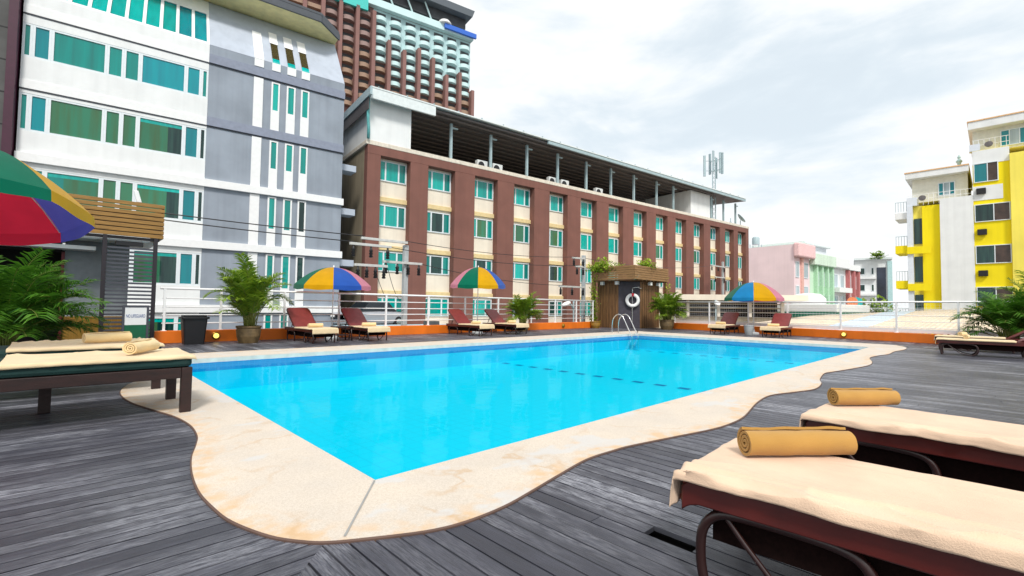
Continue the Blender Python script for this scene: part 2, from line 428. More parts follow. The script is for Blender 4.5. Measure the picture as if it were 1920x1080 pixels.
# ------------------------------------------------------------------ sky and sun
SUN_AZ = R(-124); SUN_EL = R(50)           # direction towards the sun, measured from +X
w = bpy.data.worlds.new('World'); S.world = w; w.use_nodes = True
nt = w.node_tree; N = nt.nodes.new; L = nt.links.new
bg = nt.nodes['Background']
sky = N('ShaderNodeTexSky'); sky.sky_type = 'NISHITA'; sky.sun_disc = False; sky.sun_elevation = SUN_EL; sky.sun_rotation = PI/2 - SUN_AZ
sky.air_density = 1.3; sky.dust_density = 2.; sky.ozone_density = 1.
tc = N('ShaderNodeTexCoord')
def cloud(scale, det, st, rot=(0,0,0)):
    mp = N('ShaderNodeMapping'); mp.inputs['Scale'].default_value = st; mp.inputs['Rotation'].default_value = rot
    L(tc.outputs['Generated'], mp.inputs[0])
    n = N('ShaderNodeTexNoise'); n.inputs['Scale'].default_value = scale; n.inputs['Detail'].default_value = det; n.inputs['Roughness'].default_value = .55
    n.inputs['Distortion'].default_value = .35
    L(mp.outputs[0], n.inputs['Vector']); return n.outputs['Fac']
def mrange(x, a, b, c, d, sm=True):
    r = N('ShaderNodeMapRange'); r.interpolation_type = 'SMOOTHSTEP' if sm else 'LINEAR'
    r.inputs[1].default_value = a; r.inputs[2].default_value = b; r.inputs[3].default_value = c; r.inputs[4].default_value = d; L(x, r.inputs[0]); return r.outputs[0]
c1 = cloud(2.3, 6, (1, 1, 2.6), (R(8), R(14), R(30))); c2 = cloud(5.5, 7, (1, 1, 3.2), (R(8), R(14), R(30)))
ad = N('ShaderNodeMath'); ad.operation = 'MULTIPLY_ADD'; ad.inputs[1].default_value = .4; L(c2, ad.inputs[0]); L(c1, ad.inputs[2])
dens = mrange(ad.outputs[0], .48, .74, .80, 1.)
white = N('ShaderNodeMix'); white.data_type = 'RGBA'; white.inputs[6].default_value = (8.5, 9.4, 10.0, 1); white.inputs[7].default_value = (10.0, 10.05, 10.05, 1)
L(mrange(ad.outputs[0], .52, .80, 0, 1), white.inputs[0])
mx = N('ShaderNodeMix'); mx.data_type = 'RGBA'; L(dens, mx.inputs[0]); L(sky.outputs[0], mx.inputs[6]); L(white.outputs[2], mx.inputs[7])
L(mx.outputs[2], bg.inputs['Color']); bg.inputs['Strength'].default_value = .077
sl = bpy.data.lights.new('sun', 'SUN'); sl.energy = 2.2; sl.angle = R(11); sl.color = (1, .96, .90)
so = bpy.data.objects.new('sun', sl); COL.objects.link(so)
sd = Vector((math.cos(SUN_AZ)*math.cos(SUN_EL), math.sin(SUN_AZ)*math.cos(SUN_EL), math.sin(SUN_EL)))
so.rotation_euler = sd.to_track_quat('Z', 'Y').to_euler(); so.location = sd*60
S.view_settings.view_transform = 'Standard'; S.view_settings.look = 'None'; S.view_settings.gamma = 1; S.view_settings.exposure = .45
S.cycles.use_denoising = True; S.cycles.max_bounces = 6; S.cycles.transparent_max_bounces = 12; S.cycles.caustics_reflective = False; S.cycles.caustics_refractive = False

# ------------------------------------------------------------------ pool and deck
PX0, PX1, PY0, PY1 = 1.45, 17.85, 2.70, 10.70
def east(y): return 22.05 + (y-2)*.205          # inner face of the east parapet
YB = 15.2                                       # inner face of the back parapet
PW = .10; GAP = .010; TH = .024
class Deck(MB):
    def plank(s, q, u0, v0, along, tone):
        # q: 4 xy corners counter-clockwise; along: 0 = boards run in x, 1 = in y
        top = [(x, y, 0) for x, y in q]; bot = [(x, y, -TH) for x, y in q]
        uv = [((p[along]) + u0, (p[1-along]) + v0) for p in q]
        s.poly(top, 0, uv, tone)
        for k in range(4):
            j = (k+1) % 4
            s.poly([top[k], bot[k], bot[j], top[j]], 0, [uv[k]]*4, tone*.5)
def strips(mb, lo, hi, lim, along, hole=None):
    """boards from lo to hi across; lim(c) -> (start,end) along the board at cross position c"""
    c = lo
    while c < hi:
        c0, c1 = c+GAP/2, min(c+PW, hi)-GAP/2
        a0, b0 = lim(c0); a1, b1 = lim(c1)
        c += PW
        if b0-a0 < .05 and b1-a1 < .05: continue
        s0, s1 = a0, a1; first = True
        end = max(b0, b1)
        cuts = []
        t = min(a0, a1) + random.uniform(2.5, 6.5)
        while t < min(b0, b1)-.6:
            cuts.append(t); t += random.uniform(4.5, 7)
        lost = hole and c0 < hole[0] < c1
        if lost: cuts = [hole[1], hole[2]]          # a short board is missing here
        for k in range(len(cuts)+1):
            e0, e1 = (cuts[k]-.002, cuts[k]-.002) if k < len(cuts) else (b0, b1)
            tone = min(1, max(0, random.gauss(.5, .27)))
            u0, v0 = random.uniform(0, 80), random.uniform(0, 80)
            if along == 0: q = [(s0, c0), (e0, c0), (e1, c1), (s1, c1)]
            else: q = [(c0, s0), (c1, s1), (c1, e1), (c0, e0)]
            if not (lost and k == 1): mb.plank(q, u0, v0, along, tone)
            if k < len(cuts): s0 = s1 = cuts[k]+.002
D = Deck()
def west_lim(y):
    e = PX0-.25
    if y < PY0: e = min(e, PX0+(y-PY0))
    if y > PY1: e = min(e, PX0-(y-PY1))
    return (-7., max(-7., e))
strips(D, -4.9, YB, west_lim, 0)
def south_lim(x):
    e = PY0-.25
    if x < PX0: e = PY0-(PX0-x)
    if x > PX1: e = PY0-(x-PX1)
    return (-5., max(-5., min(e, PY0-.25)))
strips(D, -4.9, 24.4, south_lim, 1, (2.14, .98, 1.22))
def north_lim(x):
    e = PY1+.25
    if x < PX0: e = PY1+(PX0-x)
    if x > PX1: e = PY1+(x-PX1)
    return (min(YB, e), YB)
strips(D, -3.0, 22.3, north_lim, 1)
def east_lim(y):
    st = PX1+.25
    if y < PY0: st = PX1+(PY0-y)
    if y > PY1: st = PX1+(y-PY1)
    return (min(st, east(y)), east(y))
strips(D, -2.6, YB, east_lim, 0)
structure(D.build('deck', M_DECK))
b = MB()
for (x0, x1, y0, y1) in ((-14, PX0-.3, -14, 15.5), (PX1+.3, 25.2, -14, 15.5), (PX0-.3, PX1+.3, -14, PY0-.3), (PX0-.3, PX1+.3, PY1+.3, 15.5)):
    b.box(x0, x1, y0, y1, -1.2, -TH-.05)
structure(b.build('deck_base', M_VOID))
b = MB().box(-14, 25.0, -14, 15.4, -9, -1.25)
structure(b.build('podium', M_PODIUM))

# coping: the wavy outer line walks anticlockwise from the south-west corner
WAVY = [(0.93, 2.15), (1.06, 2.07), (1.31, 1.94), (1.51, 1.89), (1.78, 1.89), (2.07, 1.94), (2.37, 2.0), (2.77, 2.07), (3.09, 2.06), (3.29, 2.04), (3.76, 1.94), (4.31, 1.82), (4.69, 1.79), (5.11, 1.82), (5.95, 1.98), (6.58, 2.03), (7.09, 1.9), (7.6, 1.78), (8.24, 1.84), (8.73, 1.97), (9.61, 2.1), (9.98, 2.06), (10.66, 1.95), (11.74, 1.82), (12.57, 1.87), (13.68, 2.08), (14.5, 2.06), (15.36, 1.94), (16.44, 1.96), (17.6, 1.86), (18.6, 1.93), (19.4, 2.2)]
EASTP = [(19.75, 2.7), (19.75, 6), (19.7, 11.4)]
NORTHP = [(19.6, 12.05), (12, 11.95), (7, 11.85), (2.09, 11.9), (1.2, 11.8)]
WESTP = [(.82, 11.3), (.62, 10.6), (.66, 9.9), (.86, 9.2), (.9, 8.7), (.8, 8.26), (.66, 7.84), (.57, 7.38), (.56, 6.91), (.61, 6.42), (.73, 5.88), (.83, 5.45), (.875, 4.98), (.85, 4.55), (.79, 4.26), (.71, 3.95), (.65, 3.58), (.62, 3.21), (.63, 2.92), (.66, 2.67), (.75, 2.39), (.85, 2.23)]
def spline(P, k=5, closed=True):
    out = []; n = len(P)
    for i in range(n):
        p0, p1, p2, p3 = (Vector(P[(i+j) % n]).to_3d() for j in (-1, 0, 1, 2))
        for t in range(k):
            t /= k
            out.append(.5*((2*p1)+(p2-p0)*t+(2*p0-5*p1+4*p2-p3)*t*t+(3*p1-p0-3*p2+p3)*t**3))
    return [(v.x, v.y) for v in out]
OUT = spline(WAVY+EASTP+NORTHP+WESTP)
ZC = .012
def inner(p):
    x = min(max(p[0], PX0), PX1); y = min(max(p[1], PY0), PY1)
    return (x, y)
IN = [inner(p) for p in OUT]
b = MB(); n = len(OUT); RING = (0, .03, .1, .22, .4, .6, .8, 1)
base = []
edgew = []
for i in range(n):
    ids = []
    for t in RING:
        x = OUT[i][0]*(1-t)+IN[i][0]*t; y = OUT[i][1]*(1-t)+IN[i][1]*t
        ids.append(b._a([(x, y, ZC)])); d_ = math.hypot(x-OUT[i][0], y-OUT[i][1])
        edgew.append(max(0, 1-d_/.26)*.95)
    base.append(ids)
for i in range(n):
    j = (i+1) % n
    for k in range(len(RING)-1):
        q = (base[i][k], base[j][k], base[j][k+1], base[i][k+1])
        b.f.append(q); b.m.append(0)
    b.poly([(*OUT[i], -.03), (*OUT[j], -.03), (*OUT[j], ZC), (*OUT[i], ZC)], 1)
    if IN[i] != IN[j]: b.poly([(*IN[i], ZC), (*IN[j], ZC), (*IN[j], -.075), (*IN[i], -.075)], 2)
cm = b.mesh('coping', [M_COPING, M_EDGE, mat('pale_coping_nose', (.62, .60, .55), .6)])
at = cm.attributes.new('edge', 'FLOAT', 'POINT')
for i in range(len(cm.vertices)): at.data[i].value = edgew[i] if i < len(edgew) else 0
cop = bpy.data.objects.new('coping', cm); COL.objects.link(cop); structure(cop)
# thin brown metal edging strip between boards and stone, mortar joints at the corner
b = MB()
for i in range(n):
    j = (i+1) % n
    def off(p, q, r_, s):
        t = Vector((r_[0]-p[0], r_[1]-p[1])).normalized(); return (q[0]+t.y*s, q[1]-t.x*s)
    a0 = off(OUT[i-1], OUT[i], OUT[j], .009); a1 = off(OUT[i], OUT[j], OUT[(j+1) % n], .009)
    b.poly([(*a0, .008), (*a1, .008), (*OUT[j], .0135), (*OUT[i], .0135)])
    b.poly([(*a0, -.02), (*a1, -.02), (*a1, .008), (*a0, .008)])
structure(b.build('coping_edging', M_EDGE))
b = MB()
def strip(p, q, wd, z):
    d_ = (Vector(q)-Vector(p)).normalized(); nx, ny = -d_.y*wd/2, d_.x*wd/2
    b.poly([(p[0]+nx, p[1]+ny, z), (p[0]-nx, p[1]-ny, z), (q[0]-nx, q[1]-ny, z), (q[0]+nx, q[1]+ny, z)])
strip((PX0-.01, PY0-.01), (1.0, 2.14), .011, ZC+.004)
strip((PX1+.01, PY0-.01), (18.7, 2.0), .02, ZC+.004)
structure(b.build('coping_joint', M_GROUT))
# basin, waterline tiles, lanes, water
ZW = -.085; ZF = -.62
b = MB()
b.poly([(PX0, PY0, ZF), (PX1, PY0, ZF), (PX1, PY1, ZF), (PX0, PY1, ZF)])
ring = [(PX0, PY0), (PX1, PY0), (PX1, PY1), (PX0, PY1)]
for i in range(4):
    p, q = ring[i], ring[(i+1) % 4]
    b.poly([(*p, ZF), (*q, ZF), (*q, -.24), (*p, -.24)], 0)
    b.poly([(*p, -.24), (*q, -.24), (*q, -.0751), (*p, -.0751)], 1)
structure(b.build('pool_basin', [M_TILE, M_TILEB]))
b = MB()
for X in (9.75, 17.1):
    y = PY0+.2
    while y < PY1-.2:
        b.poly([(X-.09, y, ZF+.004), (X+.09, y, ZF+.004), (X+.09, y+.26, ZF+.004), (X-.09, y+.26, ZF+.004)]); y += .56
structure(b.build('pool_lane_marks', M_LANE))
def wv(u, v):
    return (PX0+(PX1-PX0)*u, PY0+(PY1-PY0)*v, ZW)
structure(MB().grid(wv, 2, 2).build('water', M_WATER))

# ground far below, out of view, toned pale to bounce light upward
structure(MB().box(-900, 900, -900, 900, -9.4, -9).build('ground', M_BOUNCE))

# ------------------------------------------------------------------ parapets, lamps and railings
def parapet(name, label, pts, hgt, mats):
    b = MB(); b.prism(pts, 0, hgt)
    o = b.build(name, mats, loc=(0, 0, 0), bevel=.012)
    return tag(o, label, 'wall')
parapet('parapet_wall', 'low orange parapet behind the far long side of the pool', [(1.80, YB), (21.45, YB), (21.45, YB+.22), (1.80, YB+.22)], .33, M_ORANGE)
ew = [(east(-6), -6), (east(-6)+.22, -6), (east(12.55)+.22, 12.55), (east(12.55), 12.55)]
parapet('parapet_wall', 'low orange parapet beyond the short far end of the pool', ew, .33, M_ORANGE)
def railing(label, P, Q, stops, dirx, mesh=False):
    P = Vector(P); Q = Vector(Q); d_ = (Q-P).normalized()
    t = thing('railing', label, 'railing', (P.x, P.y, .33))
    ln = (Q-P).length
    def at_(s_, z): v = d_*s_; return (v.x, v.y, z-.33)
    MB().tube([at_(-.05, 1.46), at_(ln+.05, 1.46)], .032, 10).build('top_rail', M_RAIL, t, True)
    for z in (1.2, .965, .75, .53):
        MB().tube([at_(0, z), at_(ln, z)], .0165 if not mesh else .010, 8).build('rail', M_RAIL, t, True)
    if mesh:
        MB().bar(at_(0, .42), at_(ln, .42), .02, .14).build('kick_plate', M_RAIL, t)
        m_ = MB()
        k = .0
        while k < ln:
            m_.tube([at_(k, .49), at_(k, 1.44)], .0022, 4); k += .12
        for j in range(9): m_.tube([at_(0, .55+j*.1), at_(ln, .55+j*.1)], .0022, 4)
        m_.build('wire_mesh', M_RAIL, t)
    for s_ in stops:
        MB().bar(at_(s_, .33), at_(s_, 1.46), .055, .055, up=tuple(d_)).build('post', M_RAIL, t)
        MB().box(-.06, .06, -.06, .06, 0, .012).build('foot_plate', M_RAIL, t, loc=at_(s_, .33))
    return t
YR = YB+.11
railing('white tube railing with five bars on the orange parapet behind the pool', (1.95, YR, 0), (21.0, YR, 0), [x-1.95 for x in (2.0, 3.3, 5.01, 6.74, 8.48, 10.29, 12.1, 13.96, 16.08, 17.8, 19.5, 20.95)], 1)
y0, y1 = 12.3, -5.
pR = (east(y0)+.11, y0, 0); qR = (east(y1)+.11, y1, 0)
LN = math.hypot(pR[0]-qR[0], pR[1]-qR[1])
railing('white railing with wire mesh on the parapet at the far end of the pool', pR, qR, [(12.3-y)*1.0208 for y in (12.25, 10.17, 8.15, 6.39, 4.36, 2.57, .89, -1, -3, -4.9)], 0, True)

M_LAMP = emit_mat('warm_lamp_lens', (1., .62, .12), 1.6)
M_BRASS = mat('brass_lamp_ring', (.45, .26, .04), .35, .8)
def wall_lamp(label, x, y, z, rz, lit=True):
    t = thing('wall_lamp', label, 'lamp', (x, y, z), rz, 'round lamps on the orange parapet')
    MB().lathe([(.105, 0), (.105, .03), (.085, .045), (.075, .045)], 20).build('lamp_ring', M_BRASS, t, rot=(PI/2, 0, 0), auto=40)
    MB().lathe([(.08, .03), (.06, .055), (.03, .065), (.0, .068)], 20)  .build('lamp_lens', M_LAMP if lit else M_BRASS, t, True, rot=(PI/2, 0, 0))
wall_lamp('lit round lamp on the orange parapet between bin and potted palm', 3.18, YB, .17, 0)
wall_lamp('lit round lamp on the orange parapet at the far end of the pool', east(4.23), 4.23, .17, -PI/2+R(-11))
wall_lamp('unlit round lamp on the orange parapet beside the wooden hut', 18.3, YB, .17, 0, False)

# ------------------------------------------------------------------ sun loungers
def roundrect(x0, x1, y0, y1, r, n=5):
    P = []
    for cx_, cy_, a0 in ((x1-r, y1-r, 0), (x0+r, y1-r, 90), (x0+r, y0+r, 180), (x1-r, y0+r, 270)):
        for k in range(n+1):
            a = R(a0+90*k/n); P.append((cx_+r*math.cos(a), cy_+r*math.sin(a)))
    return P
def curve(P, k=6):
    out = []; n = len(P)
    V = [Vector(p) for p in P]
    for i in range(n-1):
        p0 = V[max(i-1, 0)]; p1 = V[i]; p2 = V[i+1]; p3 = V[min(i+2, n-1)]
        for t in range(k):
            t /= k
            out.append(.5*((2*p1)+(p2-p0)*t+(2*p0-5*p1+4*p2-p3)*t*t+(3*p1-p0-3*p2+p3)*t**3))
    out.append(V[-1]); return out
LW = .68
def make_lounger(label):
    t = thing('sun_lounger', label, 'sun lounger', group='oxblood sun loungers round the pool')
    h = LW/2
    for s_ in (-1, 1):
        b = MB()
        prof = curve([(-.005, 0, .335), (.05, 0, .368), (.2, 0, .372), (1.2, 0, .372), (1.95, 0, .372)], 5)
        R4 = [b._a([(p.x, s_*(h-.036), p.z-.062), (p.x, s_*h, p.z-.062), (p.x, s_*h, p.z+.038), (p.x, s_*(h-.036), p.z+.038)]) for p in prof]
        for A_, B_ in zip(R4[:-1], R4[1:]):
            for k in range(4): b.f.append((A_+k, A_+(k+1) % 4, B_+(k+1) % 4, B_+k)); b.m.append(0)
        b.f += [tuple(R4[0]+k for k in (3, 2, 1, 0)), tuple(R4[-1]+k for k in range(4))]; b.m += [0, 0]
        b.build('side_rail', M_LFRAME, t, bevel=.014, auto=50)
    MB().tube([(.0, -h+.02, .32), (.0, h-.02, .32)], .02, 10).build('end_bar', M_LFRAME, t, True)
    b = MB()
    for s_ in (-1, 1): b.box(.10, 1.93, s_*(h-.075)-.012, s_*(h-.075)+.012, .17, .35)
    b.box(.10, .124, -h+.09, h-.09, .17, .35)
    b.build('shade_skirt', M_SHADESKIRT, t)  # mesh skirt, made deeper and blacker to darken the shade under the lounger
    b = MB()
    for x in (.45, .95, 1.22, 1.93): b.bar((x, -h+.03, .345), (x, h-.03, .345), .03, .025)
    b.build('cross_bars', M_LFRAME, t)
    def seat(u, v):
        x = .0+1.225*u; e = (2*v-1)
        z = .412-.012*(1-e**4)
        return (x, e*(h-.004), z - .02*max(0, abs(e)-.93)/.07)
    MB().grid(seat, 30, 20).build('seat', M_LSEAT, t, True, solid=.03)
    a = R(40); BL = .86
    pts = roundrect(0, BL, -h+.01, h-.01, .11, 6)
    b = MB()
    b.prism(pts, -.018, .018)
    b.build('backrest', M_LSEAT, t, loc=(1.23, 0, .405), rot=(0, -a, 0), bevel=.008)
    fr = [(x, y, -.012) for x, y in roundrect(0, BL+.01, -h+.005, h-.005, .115, 6)]
    MB().tube(fr, .021, 8, True).build('backrest_frame', M_LFRAME, t, True, loc=(1.23, 0, .405), rot=(0, -a, 0))
    b = MB()
    for s_ in (-1, 1): b.tube([(1.23+.52*math.cos(a), s_*.2, .40+.52*math.sin(a)-.03), (1.80, s_*.2, .36)], .012, 6)
    b.build('back_support', M_LLEG, t, True)
    for s_ in (-1, 1):
        y = s_*(h-.035)
        P = curve([(.075, y, .012), (.062, y, .10), (.072, y, .215), (.13, y, .282), (.24, y, .30), (.50, y, .298), (.60, y, .262), (.63, y, .16), (.60, y, .06), (.54, y, .012)], 5)
        b = MB().tube(P, .020, 10)
        b.tube(curve([(.16, y, .285), (.25, y, .18), (.38, y, .06), (.54, y, .014)], 5), .011, 8)
        b.build('leg', M_LLEG, t, True)
        b = MB().tube(curve([(1.30, y, .012), (1.285, y, .12), (1.30, y, .235), (1.37, y, .287), (1.48, y, .298), (1.66, y, .297), (1.77, y, .262), (1.80, y, .14), (1.79, y, .012)], 5), .020, 10)
        b.build('leg', M_LLEG, t, True)
    return t
def fbm(x, y, s=0.): return noise.fractal(Vector((x, y, s)), 1.0, 2.1, 4)
def ridge(x, y, s): return 1-abs(noise.noise(Vector((x, y, s))))*2
def make_towel(name, mat_, L_, W_, ztop, hf, hs, seed, wr=.006, hh=.0, shift=0., ndiv=(70, 50)):
    """towel spread over a bed: x from foot, hanging hf over the foot, hs=(left,right) over the sides"""
    r = .022
    lo = -W_/2-hs[0]; hi = W_/2+hs[1]
    def foldv(q):           # q = distance past the edge
        if q <= 0: return 0., 0.
        arc = r*PI/2
        if q < arc: a = q/r; return r*math.sin(a), r*(1-math.cos(a))
        return r+.10*(q-arc), r+(q-arc)*.985
    def fn(u, v):
        s_ = -hf+(L_+hf+hh)*u; t_ = lo+(hi-lo)*v
        wob = .012*fbm(s_*3, 3.3, seed)
        if t_ < -W_/2: t_ = -W_/2-(-W_/2-t_)*(1+.12*fbm(s_*2.2, 9, seed))
        if t_ > W_/2: t_ = W_/2+(t_-W_/2)*(1+.12*fbm(s_*2.2, 5, seed))
        ox, dx = foldv(-s_); ex, dex = foldv(s_-L_)
        oy, dy = foldv(-W_/2-t_); py, dpy = foldv(t_-W_/2)
        x = (max(s_, 0) if s_ < L_ else L_)-ox+ex
        y = max(min(t_, W_/2), -W_/2)-oy+py
        dz = max(dx, dex, dy, dpy) + .35*min(max(dx, dex), max(dy, dpy))
        edge = min(1, max(0, (abs(t_)-W_*.10)/(W_*.32)))
        n1 = noise.noise(Vector((s_*1.5+t_*.9, t_*6.5-s_*1.2, seed))); n2 = noise.noise(Vector((s_*2.3-t_*1.3, t_*9+s_*1.9, seed+11)))
        fold = ((1-abs(n1))**8*1.0+(1-abs(n2))**10*.55)*wr*(.10+.9*edge)*(.16+.84*min(1, max(0, .5-t_/W_*1.6)))
        z = ztop-dz+wr*.10*fbm(s_*2.6, t_*3.2, seed+2)*(1-edge*.5)+fold*(1 if max(dy, dpy, dx) < .012 else .3)
        if max(dy, dpy) > .01:
            sg = -1 if dy > dpy else 1
            y += sg*(.006*fbm(s_*7, dz*4, seed+4)+.004*math.sin(s_*22+seed+4*fbm(s_*2, 0, seed)))
        if max(dx, dex) > .01: x += (.012*fbm(t_*7, dz*4, seed+6))*(-1 if dx > dex else 1)
        return (x, y+wob*.3, z)
    return MB().grid(fn, *ndiv).build(name, mat_, None, True, solid=.004)
def make_roll(name, mat_, length, rad, seed, fast=False):
    b = MB(); turns = 3.2; n = 26 if fast else 90; th = .60*rad/turns/1.05
    sp = []
    for i in range(n+1):
        a = turns*2*PI*i/n; r_ = rad*.16+(rad*.84-.0)*i/n; sp.append((a, r_))
    seg = 22
    def ring(x, k):
        pts = []
        for a, r_ in sp: pts.append((x, r_*math.cos(a), r_*math.sin(a)))
        for a, r_ in reversed(sp): pts.append((x, max(.002, r_-th)*math.cos(a), max(.002, r_-th)*math.sin(a)))
        return [(p[0], p[1]*(1+.10*fbm(x*7, a_*3, seed)), p[2]*(1+.10*fbm(x*7, 7+a_*3, seed))) for p, a_ in zip(pts, [s_[0]/6 for s_ in sp]+[s_[0]/6 for s_ in reversed(sp)])]
    rings = []
    for k in range(seg+1):
        x = -length/2+length*k/seg
        rings.append(b._a(ring(x, k)))
    m_ = 2*len(sp)
    for k in range(seg):
        for j in range(m_):
            q = (j+1) % m_
            b.f.append((rings[k]+j, rings[k]+q, rings[k+1]+q, rings[k+1]+j)); b.m.append(0)
    for A, flip in ((rings[0], True), (rings[-1], False)):
        for j in range(len(sp)-1):
            f = (A+j, A+j+1, A+m_-2-j, A+m_-1-j)
            b.f.append(f if not flip else f[::-1]); b.m.append(0)
    return b.build(name, mat_, None, auto=50, bevel=.0)
def place(o, loc, rz, label, cat, group=None):
    o.location = loc; o.rotation_euler = (0, 0, rz); return tag(o, label, cat, group)
def copyplace(o, loc, rz, label, cat, group=None, sc=(1, 1, 1)):
    c = o.copy(); COL.objects.link(c); c.scale = sc; return place(c, loc, rz, label, cat, group)

G_T = 'beige towels spread on the loungers'; G_R = 'rolled towels on the loungers'
lg = make_lounger('oxblood sun lounger nearest the camera at the bottom right corner')
lg.location = (2.21, .93, 0); lg.rotation_euler.z = R(-87)
dup(lg, (3.86, .86, 0), R(-92), 'oxblood sun lounger second from the camera at the right edge')
back = [((5.33, 12.95, 0), R(93), 'dark red lounger beside the big potted palm, first in the back row', 'first back lounger beside the potted palm'),
        ((6.95, 12.95, 0), R(91), 'pink sheened lounger right of the small side table in the back row', 'back lounger right of the side table'),
        ((11.25, 12.95, 0), R(92), 'lounger left of the pair under the green and yellow umbrella', 'left lounger under the green and yellow umbrella'),
        ((13.15, 13.0, 0), R(92), 'lounger in front of the low bushy palm in the back row', 'lounger before the low bushy palm')]
for p, rz, lb, _ in back: dup(lg, p, rz, lb)
far = [((20.8, 8.55, 0), R(2), 'lounger beside the wooden hut palm, left of the blue and yellow umbrella pole', 'lounger left of the blue and yellow umbrella pole'),
       ((20.55, 6.32, 0), R(2), 'lounger at the far end, right of the grey bucket', 'far end lounger right of the grey bucket')]
for p, rz, lb, _ in far: dup(lg, p, rz, lb)
east_l = [((16.85, 1.10, 0), R(-88), 'nearer of the two side-on loungers at the right edge before the palm', 'nearer side-on lounger by the right palm'),
          ((18.9, 1.25, 0), R(-90), 'farther of the two side-on loungers, directly before the right palm', 'farther side-on lounger by the right palm')]
for p, rz, lb, _ in east_l: dup(lg, p, rz, lb).scale.x = 1.2

tn = make_towel('spread_towel', M_TOWEL, 1.2, .70, .432, .16, (.045, .05), 3.1, .026, ndiv=(170, 110))
place(tn, (2.21, .93, 0), R(-87), 'beige towel spread over the nearest lounger at the bottom right', 'towel', G_T)
t2 = make_towel('spread_towel', M_TOWEL, 1.2, .70, .431, .12, (.05, .06), 8.7, .026, ndiv=(150, 100))
place(t2, (3.86, .86, 0), R(-92), 'beige towel spread over the second lounger at the right edge', 'towel', G_T)
tb = make_towel('spread_towel', M_TOWELC, 1.18, .70, .424, .17, (.05, .05), 5.2, .010, ndiv=(50, 40))
r1 = make_roll('rolled_towel', M_ROLL, .50, .066, 1.3)
place(r1, (2.45, .645, .499), R(-40), 'mustard rolled towel lying on the nearest lounger', 'rolled towel', G_R)
copyplace(r1, (4.11, .66, .496), R(-40), 'mustard rolled towel lying on the second lounger from the camera', 'rolled towel', G_R, (.92, .95, .95))
r2 = make_roll('rolled_towel', M_ROLLC, .42, .062, 4.1, True)
first = True
for p, rz, _, sh in back+far+east_l:
    lbl = 'cream towel spread on the ' + sh
    if first: place(tb, p, rz, lbl, 'towel', G_T)
    else: copyplace(tb, p, rz, lbl, 'towel', G_T, (1.2 if p[0] in (16.85, 18.9) else 1, 1, 1))
    rl = (p[0]+math.cos(rz)*.56-math.sin(rz)*.03, p[1]+math.sin(rz)*.56+math.cos(rz)*.03, .485)
    rr_ = rz+PI/2+R(random.uniform(-14, 14))
    if first: place(r2, rl, rr_, 'cream rolled towel on the ' + sh, 'rolled towel', G_R)
    else: copyplace(r2, rl, rr_, 'cream rolled towel on the ' + sh, 'rolled towel', G_R)
    first = False

# ------------------------------------------------------------------ wooden daybeds at the left
def make_daybed(label):
    t = thing('wooden_daybed', label, 'daybed', group='dark wooden daybeds beside the pool')
    W_ = .92; L_ = 2.0; h = W_/2
    for x in (.045, 1.05, 1.95):
        for s_ in (-1, 1):
            if x == 1.05 and s_ == 1: continue
            MB().box(x-.045, x+.045, s_*(h-.04)-.04, s_*(h-.04)+.04, 0, .452 if x != 1.05 else .346).build('leg', M_BEDW, t, bevel=.006)
    for s_ in (-1, 1):
        MB().box(.092, 1.903, s_*(h-.022)-.022, s_*(h-.022)+.022, .35, .452).build('side_board', M_BEDW, t, bevel=.005)
    MB().box(.012, .05, -h+.082, h-.082, .35, .45).build('end_board', M_BEDW, t, bevel=.005)
    b = MB()
    for k in range(14): b.box(.08+k*.135, .16+k*.135, -h+.046, h-.046, .43, .45)
    b.build('slats', M_BEDW, t)
    b = MB()
    b.prism(roundrect(.0, 1.95, -h+.005, h-.005, .05, 5), .455, .555)
    b.build('cushion', M_CUSH, t, bevel=.032)
    return t
d1 = make_daybed('dark wooden daybed with green cushion nearest the camera at the left')
BX = .98
d1.location = (BX, 6.05, 0); d1.rotation_euler.z = PI
dup(d1, (BX-.03, 7.76, 0), R(180), 'dark wooden daybed behind the green cushioned one at the left')
tw = make_towel('spread_towel', M_TOWELC, 1.32, .90, .572, .05, (.05, .05), 2.4, .012, ndiv=(90, 60))
place(tw, (BX, 6.05, 0), PI, 'cream towel spread over the green cushioned daybed at the left', 'towel', G_T)
tw2 = make_towel('spread_towel', M_TOWELC, 1.34, .90, .572, .03, (.06, .05), 6.9, .03, ndiv=(90, 60))
place(tw2, (BX-.03, 7.76, 0), PI, 'rumpled cream towel spread over the rear daybed at the left', 'towel', G_T)
r3 = make_roll('rolled_towel', M_ROLLC, .46, .068, 2.2)
place(r3, (.62, 6.02, .645), R(60), 'pale rolled towel on the end of the green cushioned daybed', 'rolled towel', G_R)
copyplace(r3, (.45, 7.72, .645), R(14), 'pale rolled towel on the rear daybed at the left', 'rolled towel', G_R)

